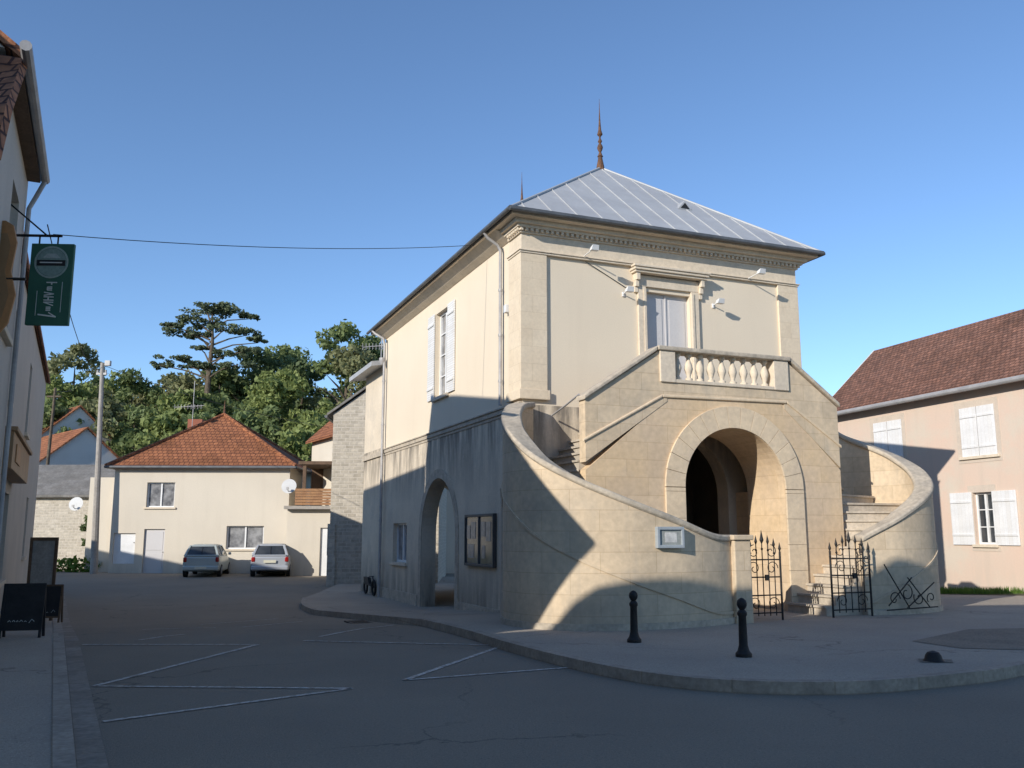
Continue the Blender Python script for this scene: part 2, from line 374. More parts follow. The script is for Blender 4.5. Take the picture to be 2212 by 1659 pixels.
for i in range(n):
    x=-3.62+7.24*(i+.5)/n; en.box(x-.032,x+.032,-.145,-.081,7.835,7.898)
for i in range(6):
    y=-.1+.11*i; en.box(-3.645,-3.581,y,y+.06,7.835,7.898)
# plain cove under the long eave
en.panel([[(0,7.84),(.02,7.84),(.16,7.92),(.34,8.05),(0,8.05)]],(-3.5,.621,0),(-1,0,0),(0,0,1),(0,-1,0),10.78)
en.obj('entablature',TRIM,hall,bevel=.005)
rf=MB(); E=3.96; y0,y1=-.5,11.9; ze=8.14; ra,rb=3.04,8.3; zr=11.0
vs=[(-E,y0,ze),(E,y0,ze),(E,y1,ze),(-E,y1,ze),(0,ra,zr),(0,rb,zr)]
rf.add(vs,[(0,1,4),(1,2,5,4),(2,3,5),(3,0,4,5),(3,2,1,0)])
roof=rf.obj('roof',ZINC,hall)
sm=MB()
def ln(p,q,r=.018): sm.tube([p,q],r,4)
k=.012
for i in range(-6,7):
    x=i*.6; t=1-abs(x)/E
    if t>.02: ln((x,y0,ze+k),(x,y0+(ra-y0)*t,ze+(zr-ze)*t+k))
yy=y0+.5
while yy<y1:
    t=min(1,(yy-y0)/(ra-y0),(y1-yy)/(y1-rb))
    for sx in(-1,1): ln((sx*E,yy,ze+k),(sx*E*(1-t),yy,ze+(zr-ze)*t+k))
    yy+=.6
sm.obj('standing_seam',ZINC,roof)
hp=MB()
for c in ((-E,y0),(E,y0)): hp.tube([(c[0],c[1],ze+.015),(0,ra,zr+.015)],.03,6)
for c in ((-E,y1),(E,y1)): hp.tube([(c[0],c[1],ze+.015),(0,rb,zr+.015)],.03,6)
hp.tube([(0,ra,zr+.03),(0,rb,zr+.03)],.05,6); hp.obj('ridge_capping',ZINC,roof,smooth=True)
sl=(zr-ze)/(ra-y0)
vy=.95; vz=ze+(vy-y0)*sl; vx=1.15
MB().add([(vx-.2,vy-.02,vz-.01),(vx+.2,vy-.02,vz-.01),(vx,vy-.02,vz+.22),(vx,vy+.32,vz+.24)],[(0,1,2),(1,3,2),(0,2,3),(0,3,1)]).obj('roof_vent',ZINC,roof)
MB().add([(vx-.13,vy-.03,vz+.02),(vx+.13,vy-.03,vz+.02),(vx,vy-.03,vz+.16)],[(0,1,2)]).obj('vent_opening',BLACK,roof,recalc=False)
sf=MB(); sf.hprism([rect(-3.9,3.9,-.43,11.83)],8.051,8.11); sf.obj('soffit',TRIM,hall)
gt=MB()
for p,q in (((-3.99,-.53),(3.99,-.53)),((-3.99,-.53),(-3.99,11.93)),((3.99,-.53),(3.99,11.93))):
    gt.tube([(p[0],p[1],8.115),(q[0],q[1],8.115)],.045,10)
    gt.tube([(p[0],p[1],8.165),(q[0],q[1],8.165)],.012,6)
gt.obj('gutter',GUTTER,hall,smooth=True)
dp=MB()
dp.tube([(-3.97,1.0,8.08),(-3.90,1.0,7.98),(-3.66,1.0,7.84),(-3.59,1.0,7.72),(-3.59,1.0,4.3)],.036,10)
for z in (4.8,5.8,6.8): dp.tube([(-3.59,1.0,z),(-3.59,1.0,z+.05)],.048,10)
dp.obj('downpipe',PIPE,hall,smooth=True)
dp=MB(); dp.tube([(-3.97,11.3,8.08),(-3.9,11.25,7.98),(-3.66,11.1,7.8),(-3.61,11.1,7.6),(-3.61,11.1,-.38)],.045,10)
for z in (.6,2.,3.4,5.,6.4): dp.tube([(-3.61,11.1,z),(-3.61,11.1,z+.05)],.056,10)
dp.lathe((-3.66,11.15,6.95),[(.06,0),(.11,.12),(.11,.22)],10)
dp.obj('downpipe',PIPE,hall,smooth=True)
for yy in (ra,rb):
    MB().lathe((0,yy,zr-.06),[(.14,0),(.13,.1),(.08,.3),(.07,.36),(.10,.38),(.07,.42),(.04,.5),(.085,.58),(.10,.63),(.07,.70),(.035,.74),(.075,.80),(.03,.88),(.03,.93),(.095,.99),(.05,1.12),(.03,1.35),(.012,1.7),(.004,2.0)],10,0,.78).obj('finial',RUST,hall,smooth=True)
window(hall,LT,-5.95,-4.85,5.14,7.42,mull=1,bars=3,shut='open',sw=.55,smat=LOUV,pane=CURT)
window(hall,LT,-9.95,-8.45,.8,1.92,mull=1,bars=0,pane=CURT,label='reflective ground floor display window')
ar=MB(LT); ar.fpanel([archring(-5.55,1.42,1.66,-.5,1.6)],-.02,0.001); ar.obj('arch_surround',COPING,hall)
nb=thing('notice_board','glazed two panel notice cabinet fixed to shaded plaster wall','notice board',(0,0,0),0)
nb.location=hall.location; nb.rotation_euler=hall.rotation_euler
DARKFR=mk('dark_grey_frame',(.10,.10,.10),(.08,.08,.08),rough=.5,bump=0)
b=MB(LT); b.fpanel([rect(-3.25,-1.40,.90,2.04),rect(-3.19,-2.35,.96,1.98),rect(-2.30,-1.46,.96,1.98)],-.09,-.005); b.obj('cabinet',DARKFR,nb,bevel=.008)
BG_=mk('board_back',(.10,.105,.11),(.17,.175,.18),ns=2.5,rough=.12,bump=0,fine=.1,spec=.7)
b=MB(LT); b.box(-3.19,-2.35,-.06,-.006,.96,1.98); b.obj('cabinet_glass',BG_,nb)
b=MB(LT); b.box(-2.30,-1.46,-.06,-.006,.96,1.98); b.obj('cabinet_glass',BG_,nb)
for (x,z,w,h) in ((-3.12,1.5,.22,.3),(-2.85,1.5,.3,.38),(-3.05,1.08,.4,.3),(-2.2,1.55,.25,.32),(-1.9,1.45,.3,.42),(-2.15,1.08,.2,.28)):
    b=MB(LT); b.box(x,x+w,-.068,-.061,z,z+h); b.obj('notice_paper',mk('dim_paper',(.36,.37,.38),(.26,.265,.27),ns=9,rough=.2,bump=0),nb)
pl2=MB(LT); pl2.box(-11.35,-7.25,-.035,.0,-.6,.0); pl2.obj('plinth',COPING,hall,bevel=.01)
pl2=MB(LT); pl2.box(-3.85,-.2,-.035,.0,-.6,.05); pl2.obj('plinth',COPING,hall,bevel=.01)
MB(LT).box(-.75,-.62,-.12,-.01,6.25,6.42).obj('alarm_box',WHITE,hall,bevel=.01)
dd=MB(); dd.box(-.57,-.02,.12,.17,4.37,6.86); dd.box(.02,.57,.12,.17,4.37,6.86); dd.box(-.02,.02,.10,.17,4.37,6.86)
dd.box(-.50,-.09,.108,.119,4.5,6.75); dd.box(.09,.50,.108,.119,4.5,6.75)
up_door=dd.obj('door',GREYDOOR,hall,bevel=.006)
MB().tube([(.06,.06,5.4),(.06,.119,5.4)],.025).obj('handle',IRON,up_door)
ds=MB()
for sx in (-1,1):
    a,b_=sorted((sx*.58,sx*.78)); ds.box(a,b_,-.06,-.001,4.37,6.95)
    a,b_=sorted((sx*.58,sx*.65)); ds.box(a,b_,-.08,-.061,4.37,6.90)
    a,b_=sorted((sx*.78,sx*.87)); ds.box(a,b_,-.18,-.001,7.06,7.22); ds.box(a,b_,-.12,-.001,6.92,7.059); ds.box(a,b_,-.07,-.001,6.80,6.919)
ds.box(-.78,.78,-.06,-.001,6.951,7.2)
ds.box(-.92,.92,-.21,-.001,7.221,7.27); ds.box(-.95,.95,-.25,-.001,7.271,7.33); ds.box(-.98,.98,-.28,-.111,7.331,7.38)
ds.obj('door_surround',TRIM,hall,bevel=.01)
for x,z,yo in ((-2.1,7.5,.55),(2.13,7.47,.55),(-1.13,6.78,.28),(1.18,6.75,.28)):
    s=MB(); s.tube([(x,-.06 if yo>.3 else -.0,z-.05),(x,-yo+.12,z-.02)],.014,6)
    s.add([(x-.09,-yo-.05,z-.065),(x+.09,-yo-.05,z-.065),(x+.09,-yo+.05,z-.065),(x-.09,-yo+.05,z-.065),(x-.075,-yo-.09,z+.04),(x+.075,-yo-.09,z+.04),(x+.055,-yo+.07,z+.015),(x-.055,-yo+.07,z+.015)],
      [(0,3,2,1),(4,5,6,7),(0,1,5,4),(1,2,6,5),(2,3,7,6),(3,0,4,7)])
    s.box(x-.025,x+.025,-.03,-.001,z-.10,z+.0)
    s.obj('floodlight',WHITE,hall,bevel=.006)
MB().tube([(-2.05,-.05,7.35),(-1.6,-.02,7.15),(-1.0,-.03,6.85)],.008,5).obj('cable',BLACK,hall)
ex=MB()
ex.fpanel([[(-3.47,-.7),(2.6,-.7),(2.6,7.05),(-3.47,7.05)],arch(-1.2,1.5,-.65,1.9)],13.8,14.2)
ex.box(-3.47,-3.1,11.41,13.8,-.7,7.05); ex.box(2.2,2.6,11.41,13.8,-.7,7.05); ex.box(-3.1,2.2,11.41,13.8,3.9,4.1)
ex.obj('rear_wing_wall',PLASTER,hall)
MB().box(-3.53,-3.471,11.41,14.2,4.08,4.24).obj('string_course',COPING,hall)
exr=MB(); exr.add([(-3.95,11.42,6.95),(2.6,11.42,8.0),(2.6,14.8,8.0),(-3.95,14.8,6.95),(-3.95,11.42,7.1),(2.6,11.42,8.15),(2.6,14.8,8.15),(-3.95,14.8,7.1)],
   [(0,3,2,1),(4,5,6,7),(0,1,5,4),(1,2,6,5),(2,3,7,6),(3,0,4,7)]); exr.obj('rear_wing_roof',ZINC,hall)
# porch with arch
pc=MB()
pc.fpanel([[(-3.1,-.4),(2.75,-.4),(2.75,2.9),(1.35,4.2),(-1.3,4.2),(-3.1,2.75)],arch(.15,1.17,-.3,2.48,28)],-2.0,-.8)
pc.box(-3.05,-1.35,-.799,-.002,-.4,2.5); pc.box(1.6,2.7,-.799,-.002,-.4,2.5)
porch=pc.obj('porch',STONE_OR,hall)
vs=MB(); nv=15
for i in range(nv):
    t0=math.pi*i/nv+.0025; t1=math.pi*(i+1)/nv-.0025
    poly=[]
    for r,(a,b_) in ((1.172,(t0,t1)),(1.6,(t1,t0))):
        for kk in range(4):
            t=a+(b_-a)*kk/3; poly.append((.15-r*math.cos(t),2.48+r*math.sin(t)))
    vs.fpanel([poly],-2.05,-2.001)
for sx in(-1,1):
    z=-.1; kq=0
    while z<2.47:
        z2=min(z+.5,2.474); a,b_=sorted((.15+sx*1.172,.15+sx*1.6))
        vs.box(a,b_,-2.05,-2.001,z,z2-.005); z=z2+.0001; kq+=1
vs.obj('arch_surround',VOUS,porch,bevel=.004)
mo=MB()
MP=[(-3.16,3.2),(-1.46,4.12),(1.46,4.16),(2.80,3.3)]
for (a,b_) in zip(MP,MP[1:]):
    mo.fpanel([[(a[0],a[1]+.05),(b_[0],b_[1]+.05),(b_[0],b_[1]+.11),(a[0],a[1]+.11)]],-2.04,-2.001)
mo.obj('moulding',VOUS,porch,bevel=.018)
pp=MB()
pp.fpanel([[(-3.1,2.9),(-1.35,4.1),(-1.35,5.08),(-1.5,5.08),(-3.1,4.05)]],-2.01,-1.76)
pp.fpanel([[(2.75,2.95),(2.75,4.2),(1.5,5.08),(1.4,5.08),(1.4,4.1)]],-2.01,-1.76)
pp.box(-1.35,1.4,-2.01,-1.76,4.201,4.47)
parap=pp.obj('parapet',STONE,hall)
pr=MB()
pr.box(-1.5,-1.16,-2.05,-1.72,4.47,5.08); pr.box(1.16,1.52,-2.05,-1.72,4.47,5.08)
pr.box(-1.16,1.16,-2.04,-1.73,4.47,4.54)
pr.obj('balcony_pier',TRIM,parap,bevel=.012)
cp=MB()
cp.box(-1.55,1.57,-2.09,-1.67,5.081,5.17)
def slab(a,b_,w0,w1,h):
    cp.fpanel([[a,b_,(b_[0],b_[1]+h),(a[0],a[1]+h)]],w0,w1)
slab((-3.14,4.03),(-1.56,5.07),-2.07,-1.70,.09); slab((1.58,5.07),(2.79,4.2),-2.07,-1.70,.09)
cp.obj('coping',COPING,parap,bevel=.02)
for i in range(9):
    x=-1.16+2.32*(i+.5)/9
    MB().lathe((x,-1.9,4.541),[(.085,0),(.085,.05),(.05,.07),(.045,.10),(.075,.17),(.10,.24),(.085,.31),(.05,.40),(.04,.45),(.06,.47),(.08,.49),(.08,.54)],12,0,.86).obj('baluster',TRIM,parap,smooth=True)
MB().box(-1.3,1.35,-1.759,-.002,4.18,4.37).obj('balcony_floor',STEP,hall)

def pathwall(mb,pts,zb,th,side,ztopoff=0.,zbotoff=None,out=0):
    n=len(pts); ring=[]; s=0; UVs=[]
    for i,p in enumerate(pts):
        d=(pts[min(i+1,n-1)]-pts[max(i-1,0)]); d=Vector((d.x,d.y,0)).normalized()
        nn=Vector((d.y,-d.x,0))*side
        if i: s+=(pts[i]-pts[i-1]).xy.length
        zt=p.z+ztopoff; zl=zb if zbotoff is None else p.z+zbotoff
        o=Vector((p.x,p.y,0))-nn*out; q=Vector((p.x,p.y,0))+nn*th
        ring.append([Vector((o.x,o.y,zt)),Vector((q.x,q.y,zt)),Vector((q.x,q.y,zl)),Vector((o.x,o.y,zl))]); UVs.append(s)
    vs=[v for r in ring for v in r]; fs=[];uv=[]
    for i in range(n-1):
        a=i*4;b=(i+1)*4
        for j in range(4):
            k=(j+1)%4; f=(a+j,b+j,b+k,a+k); fs.append(f)
            if j in (1,3): uv.append([(UVs[i] if q<b else UVs[i+1],vs[q].z) for q in f])
            else: uv.append([(UVs[i] if q<b else UVs[i+1],(q%4)*.3) for q in f])
    for base in (0,(n-1)*4):
        fs.append((base,base+1,base+2,base+3)); uv.append([(0,vs[base+q].z) if q in(0,3) else (th,vs[base+q].z) for q in range(4)])
    mb.add(vs,fs,0,uv)
LP=crom([(-1.0,-3.5,1.47),(-1.6,-3.74,1.50),(-2.4,-3.9,1.75),(-3.3,-3.9,2.05),(-4.1,-3.62,2.4),(-4.62,-3.1,2.79),(-4.78,-2.4,3.25),(-4.64,-1.8,3.55),(-4.3,-1.05,3.82),(-3.95,-.45,4.0),(-3.56,-.03,4.1)],8)
RP=crom([(2.08,-3.2,1.45),(3.0,-3.34,1.88),(4.05,-3.05,2.36),(4.66,-2.4,2.76),(4.8,-1.7,3.12),(4.6,-1.0,3.46),(4.25,-.4,3.76),(3.6,-.05,4.1)],8)
def flight(sgn,xs_lower,px,R,bo):
    f=MB(); inner=[];outer=[]
    for x in xs_lower: inner.append((x,-2.0)); outer.append((x,-bo))
    for i in range(1,9):
        t=math.pi/2+math.pi*i/8
        RR=R-(.42 if sgn<0 else .1)*max(0,(t-math.pi)/(math.pi/2))*(1 if t<math.pi*1.4 else 0)
        ky=(1.0 if sgn<0 else .76) if math.sin(t)>0 else 1.09
        inner.append((px+(.02 if sgn<0 else -.02),-1.9+.14*i/8)); outer.append((px+(math.cos(t)*RR if sgn<0 else -math.cos(t)*RR),-1.88-math.sin(t)*RR*ky))
    nu=9; xe=-1.05 if sgn<0 else 1.1
    for i in range(1,nu+1):
        x=px+(xe-px)*i/nu; inner.append((x,-1.765)); outer.append((x,-.003))
    nst=len(inner)-1
    for i in range(nst):
        zt=.12+(4.37-.12)*(i+1)/nst; zb=-.3 if i<15 else zt-.55
        q=[inner[i],outer[i],outer[i+1],inner[i+1]]
        f.hprism([q],zb,zt-.0401)
        c=Vector((sum(a[0] for a in q)/4,sum(a[1] for a in q)/4)); d=(Vector(inner[i])+Vector(outer[i]))/2-c
        d=d.normalized()*.035
        q2=[(q[0][0]+d.x,q[0][1]+d.y),(q[1][0]+d.x,q[1][1]+d.y),q[2],q[3]]
        f.hprism([q2],zt-.04,zt)
    return f.obj('staircase',STEP,hall)
flight(-1,[-1.0-.305*i for i in range(8)],-3.14,1.55,3.45)
flight(1,[1.25+.23*i for i in range(8)],2.86,1.6,3.08)
def check(cx,cy,path):
    p=path[len(path)//2]; d=(path[len(path)//2+1]-path[len(path)//2-1]).normalized(); nn=Vector((d.y,-d.x))
    return 1 if (Vector((cx,cy))-p.xy).dot(nn)>0 else -1
sL=check(-3,-1.9,LP); sR=check(2.9,-1.9,RP)
lw=MB(); pathwall(lw,LP,-.35,.28,sL); wl=lw.obj('stair_wall',STONE,hall,smooth=True)
lw=MB(); pathwall(lw,RP,-.35,.28,sR); wr=lw.obj('stair_wall',STONE,hall,smooth=True)
for P,sd,w in ((LP,sL,wl),(RP,sR,wr)):
    c=MB(); pathwall(c,P,0,.34,sd,.12,.001,.03); c.obj('coping',COPING,w,smooth=True,bevel=.035)
    c=MB(); pathwall(c,[p for p in P if p.z-1.2>.12],0,-.002,sd,-1.15,-1.195,.022); c.obj('moulding',STONE,w,smooth=True)
    c=MB(); pathwall(c,P,-.3,-.002,sd,0,None,.035)
    for i in range(len(c.v)): 
        if c.v[i].z>.0: c.v[i].z=.22
    c.obj('plinth',COPING,w,smooth=True)
ps=MB(); ps.box(-1.14,-.80,-3.66,-3.26,-.3,1.5); ps.box(-1.18,-.76,-3.70,-3.22,1.501,1.59)
ps.obj('gate_post',STONE,hall,bevel=.02)
MB().tube([(-2.9,-.12,3.98),(-3.02,-1.0,4.06),(-3.12,-1.8,4.16)],.02,6).obj('handrail',PIPE,hall)
def gate(x0,x1,yg):
    g=MB(); H=1.3; zb=.2
    def bar(p,q,r=.012): g.tube([p,q],r,6)
    n=6
    for i in range(n+1):
        x=x0+(x1-x0)*i/n; tall=H+.12*math.sin(math.pi*i/n)*1.2
        bar((x,yg,zb if 0<i<n else .1),(x,yg,tall),.010 if 0<i<n else .02)
        g.lathe((x,yg,tall),[(.010,0),(.028,.05),(.016,.1),(.002,.16)],6)
        g.lathe((x,yg,tall-.12),[(.012,0),(.024,.02),(.012,.04)],6)
    for z in (.25,.55,.86,1.16): bar((x0,yg,z),(x1,yg,z),.012)
    def scroll(cx,cz,r,turns,sg,ph):
        pts=[]
        for i in range(22):
            t=i/21; a=ph+sg*turns*2*math.pi*t; rr=r*(1-.8*t); pts.append((cx+rr*math.cos(a),yg-.01,cz+rr*math.sin(a)))
        g.tube(pts,.008,5)
    xm=(x0+x1)/2; w=(x1-x0)
    for cz in (.40,1.01):
        for sx in(-1,1):
            scroll(xm+sx*w*.25,cz,.13,1.2,sx,0 if sx>0 else math.pi)
    for sx in (-1,1): scroll(xm+sx*w*.24,1.3,.12,1.2,-sx,math.pi/2)
    g.lathe((xm,yg,1.44),[(.01,0),(.04,.06),(.025,.12),(.002,.24)],6)
    g.box(xm+.05,xm+.12,yg-.02,yg+.02,.80,.90)
    g.obj('gate',IRON,hall,label='black wrought iron gate leaf with scrolls and spear tips')
gate(-.74,.02,-3.38); gate(1.14,2.04,-3.38)
g=MB()
def sc(cx,cz,r,turns,sg,ph,rr0=.010):
    pts=[]
    for i in range(24):
        t=i/23; a=ph+sg*turns*2*math.pi*t; rr=r*(1-.75*t); pts.append((cx+rr*math.cos(a),-3.48,cz+rr*math.sin(a)))
    g.tube(pts,rr0,5)
for i,(cx,cz,r,sg) in enumerate(((2.5,.42,.14,1),(2.8,.52,.16,-1),(3.1,.42,.14,1),(3.4,.42,.11,-1))): sc(cx,cz,r,1.0,sg,i*1.3)
yy_=-3.48
for a,b_ in (((2.3,yy_,1.05),(2.85,yy_,.25)),((2.35,yy_,.3),(2.95,yy_,.8)),((2.8,yy_,.25),(3.5,yy_,.7)),((2.85,yy_,.8),(3.35,yy_,.25)),((2.3,yy_,.22),(3.55,yy_,.25))): g.tube([a,b_],.012,5)
g.obj('iron_railing',IRON,hall,label='bent wrought iron scroll railing against the stair wall')
pq=thing('information_plaque','small grey framed plaque fixed to the curved stone wall','plaque',hall.location.copy(),hall.rotation_euler[2])
T=Matrix.Translation((-2.60,-3.95,1.55))@Matrix.Rotation(rad(-1),4,'Z')
m=MB(T); m.fpanel([rect(-.25,.25,-.17,.17),rect(-.2,.2,-.12,.12)],-.06,.03); m.obj('frame',BLUEFR,pq,bevel=.008)
m=MB(T); m.box(-.2,.2,-.03,.02,-.12,.12); m.obj('panel',mk('plaque_panel',(.36,.38,.36),(.30,.32,.31),ns=3,bump=0),pq)
m=MB(T); m.box(-.1,.12,-.034,-.031,-.08,.08); m.obj('sheet',PAPER,pq)

# ================================================================== GROUND
def sheet(name,poly,dz,mat,skirt=0):
    bm=bmesh.new(); vs=[bm.verts.new((p[0],p[1],0)) for p in poly]; bm.faces.new(vs)
    for b,_ in TICKS[1:-1]:
        pt=(3.45+UY*b,19.32-UX*b,0)
        bmesh.ops.bisect_plane(bm,geom=bm.verts[:]+bm.edges[:]+bm.faces[:],plane_co=pt,plane_no=(UY,-UX,0))
    bmesh.ops.triangulate(bm,faces=bm.faces)
    for v in bm.verts: v.co.z=G(v.co.x,v.co.y)+dz
    if skirt:
        r=bmesh.ops.extrude_edge_only(bm,edges=[e for e in bm.edges if e.is_boundary])
        for v in r['geom']:
            if isinstance(v,bmesh.types.BMVert): v.co.z-=skirt
    bmesh.ops.recalc_face_normals(bm,faces=bm.faces)
    me=bpy.data.meshes.new(name); bm.to_mesh(me); bm.free()
    up=sum(p.normal.z*p.area for p in me.polygons)
    if up<0: me.flip_normals()
    me.materials.append(mat)
    o=bpy.data.objects.new(name,me); COL.objects.link(o); o['kind']='structure'
    return o
sheet('ground',[(-500,-150),(500,-150),(500,560),(-500,560)],-.03,EARTH)
sheet('road',[(-60,-30),(60,-30),(60,56),(-60,56)],0,ASPH)
K=[(-6.3,28.0),(-5.45,24.6),(-2.95,19.3),(-.78,14.8),(-.07,13.05),(.55,11.7),(1.07,10.75),(1.52,10.14),(2.05,9.73),(2.8,9.53),(3.7,9.62),(4.9,10.15),(5.8,10.74),(9,13.25),(16,19),(30,31)]
Kc=[(p.x,p.y) for p in crom([(a,b_,0) for a,b_ in K],5)]
sheet('pavement',Kc+[(30,40),(-6.8,40)],.12,PAVE,skirt=.2)
def kerb(path,name='kerb'):
    m=MB(); pts=[Vector((p[0],p[1],G(*p)+.128)) for p in path]
    pathwall(m,pts,0,.07,1,0,-.2,.07); return m.obj(name,KERB,None,kind='structure')
kerb(Kc)
LK=[(.3,0),(-1.32,3),(-2.93,6.2),(-6.45,13.2),(-9.95,20.2),(-15.4,31)]
sheet('pavement',LK+[(-17.5,31),(-8.6,13.4),(-3.0,0)],.12,PAVE,skirt=.2)
LKf=[]
for a,b_ in zip(LK,LK[1:]):
    for i in range(6): LKf.append((a[0]+(b_[0]-a[0])*i/6,a[1]+(b_[1]-a[1])*i/6))
LKf.append(LK[-1]); kerb(LKf)
m=MB(); pts=[Vector((p[0]+.17,p[1]+.08,G(*p)+.012)) for p in LKf]; pathwall(m,pts,0,.10,1,0,-.03,.10); m.obj('gutter_channel',mk('gutter_conc',(.40,.34,.275),(.30,.255,.205),ns=3,bump=.4,bs=30,fine=.15,brick=dict(w=.5,h=40,m=.012,dark=.8,bh=.8)),None,kind='structure')
def marking(a,b_,w=.07):
    a=Vector((*a,0));b2=Vector((*b_,0)); d=(b2-a); L_=d.length; d.normalize(); nn=Vector((-d.y,d.x,0))*w/2
    n=max(1,int(L_/.5)); m=MB()
    for i in range(n):
        p=a+(b2-a)*i/n; q=a+(b2-a)*(i+1)/n
        v=[p-nn,q-nn,q+nn,p+nn]; m.add([(c.x,c.y,G(c.x,c.y)+.007) for c in v],[(0,1,2,3)])
    m.obj('road_marking',LINE,None,recalc=False,kind='structure')
for a,b_ in (((-6.3,13.62),(-3.73,13.62)),((-4.45,9.97),(-3.73,13.62)),((-4.45,9.97),(-1.68,9.82)),((-3.53,8.13),(-1.68,9.82)),
    ((-3.17,14.09),(-.2,13.55)),((-1.19,10.37),(-.13,13.5)),((-1.19,10.37),(.75,11.35)),((-3.04,14.65),(-2.18,16.98)),((-5.07,17.43),(-4.41,19.5)),((-5.7,14.2),(-5.4,15.3)),((-6.9,17.3),(-5.6,17.5)),((-6.4,19),(-5.4,21.3))):
    marking(a,b_)
sheet('pavement_repair',[(5.6,13.0),(7.2,14.6),(9.6,15.0),(11,14.3),(9.6,13.0),(7.2,11.9),(5.9,12.2)],.126,PATCH)
sheet('pavement_repair',[(4.78,10.9),(5.14,10.85),(5.25,11.12),(4.88,11.2)],.126,PATCH)
dr=MB()
for i in range(7): dr.box(-.3+i*.1,-.25+i*.1,-.16,.16,-.01,.012)
dr.box(-.34,.38,-.2,-.165,-.01,.014); dr.box(-.34,.38,.165,.2,-.01,.014)
o=dr.obj('drain_grate',IRON,None,label='cast iron storm drain grate set against the kerb',cat='drain',loc=(-3.05,18.4,G(-3.05,18.4)+.006)); o.rotation_euler=(0,0,rad(115))
def bollard(loc,first=[None]):
    e=thing('bollard','dark cast iron bollard with ball top on the pavement','bollard',(loc[0],loc[1],G(*loc)+.12),0,'bollards on the square pavement')
    if first[0] is None:
        m=MB(); m.lathe((0,0,-.02),[(.10,0),(.10,.06),(.075,.09),(.065,.12),(.055,.16),(.048,.5),(.06,.52),(.06,.55),(.038,.58)],16); first[0]=[m.obj('post',IRON,e,smooth=True)]
        m=MB(); m.lathe((0,0,.56),[(.03,0),(.045,.02),(.06,.05),(.063,.075),(.055,.11),(.03,.135),(.008,.145)],16); first[0].append(m.obj('ball',IRON,e,smooth=True))
    else:
        for p in first[0]:
            c=p.copy(); c.parent=e; COL.objects.link(c)
bollard((1.70,12.9)); bollard((2.84,11.4))
m=MB(); m.lathe((0,0,-.02),[(.12,0),(.12,.03),(.10,.05),(.09,.09),(.065,.125),(.02,.14)],14)
m.obj('bollard_stump',IRON,None,smooth=True,label='low rounded cast iron stump set in repaired pavement',cat='bollard',loc=(4.98,11.0,.12))

# ================================================================== GENERIC HOUSE
def walls(th,w,d,h,mat,holes=[],zb=-.8,name='wall',t=.3):
    m=MB(); m.fpanel([rect(0,w,zb,h)]+holes,0,t)
    m.box(0,t,t,d-t,zb,h); m.box(w-t,w,t,d-t,zb,h); m.box(0,w,d-t,d,zb,h); return m.obj(name,mat,th)
def hiproof(th,w,d,h,apexs,rise,ov,mat):
    m=MB(); z=h; (x0,y0),(x1,y1)=apexs
    v=[(-ov,-ov,z),(w+ov,-ov,z),(w+ov,d+ov,z),(-ov,d+ov,z),(x0,y0,z+rise),(x1,y1,z+rise)]
    if (x0,y0)==(x1,y1): m.add(v[:5],[(0,1,4),(1,2,4),(2,3,4),(3,0,4),(3,2,1,0)])
    else: m.add(v,[(0,1,5,4),(1,2,5),(2,3,4,5),(3,0,4),(3,2,1,0)])
    r=m.obj('roof',mat,th)
    c=MB()
    for i in range(4):
        a=v[4] if i in(0,3) else v[5 if len(m.v)>5 else 4]
        c.tube([(v[i][0],v[i][1],z+.04),(a[0],a[1],a[2]+.04)],.09,6)
    c.obj('ridge_tiles',mat,r)
    g=MB()
    for i in range(4): g.tube([(v[i][0],v[i][1],z-.02),(v[(i+1)%4][0],v[(i+1)%4][1],z-.02)],.07,8)
    g.obj('gutter',GUTTER,th,smooth=True); return r
def gableroof(th,w,d,h,rise,ov,mat,vo=.2,gmat=None):
    m=MB(); t=.12
    sl=rise/(d/2)
    P=[(-ov,h-ov*sl),(d/2,h+rise),(d+ov,h-ov*sl)]
    poly=[(P[0][0],P[0][1]),(P[1][0],P[1][1]),(P[2][0],P[2][1]),(P[2][0],P[2][1]+t),(P[1][0],P[1][1]+t),(P[0][0],P[0][1]+t)]
    m.panel([poly],(w+vo,0,0),(0,1,0),(0,0,1),(1,0,0),w+2*vo)
    r=m.obj('roof',mat,th)
    for x in (.0,w-.25):
        g=MB(); g.panel([[(0.02,h-.01),(d-.02,h-.01),(d/2,h+rise-.02)]],(x+.25,0,0),(0,1,0),(0,0,1),(1,0,0),.25); g.obj('gable_wall',gmat,th)
    return r

gz=-.3
H1=thing('house','cream rendered two storey house with orange tiled hip roof','house',(-19.4,44.0,gz),rad(1.5))
WL=[(1.6,2.95,3.2,4.4),(5.55,7.35,1.2,2.3)]
walls(H1,8.5,9,5.15,CREAM,[rect(a,b_,c,d) for a,b_,c,d in WL]+[rect(1.6,2.6,.05,2.15),rect(.15,1.2,.5,1.95)])
window(H1,FRONT,*WL[0],shut=None,bars=0,pane=CURT)
window(H1,FRONT,*WL[1],shut=None,bars=0,pane=CURT)
door(H1,FRONT,1.6,2.6,.05,2.15,GREYDOOR); door(H1,FRONT,.15,1.2,.5,1.95,WHITE,panels=False)
hiproof(H1,8.5,9,5.15,((3.85,4.4),(3.85,4.4)),3.15,.35,TILE_O)
f=MB(); f.tube([(3.85,4.4,8.3),(3.85,4.4,9.1)],[.08,.01],6); f.obj('finial',RUST,H1)
c=MB(); c.box(1.3,2.1,6.2,6.8,6.2,8.3); c.obj('chimney',mk('chimney_brick',(.35,.13,.08)),H1)
c=MB(); c.box(-1.6,-.01,1.0,8.0,-.6,4.7); c.obj('side_wall',CREAM,H1)
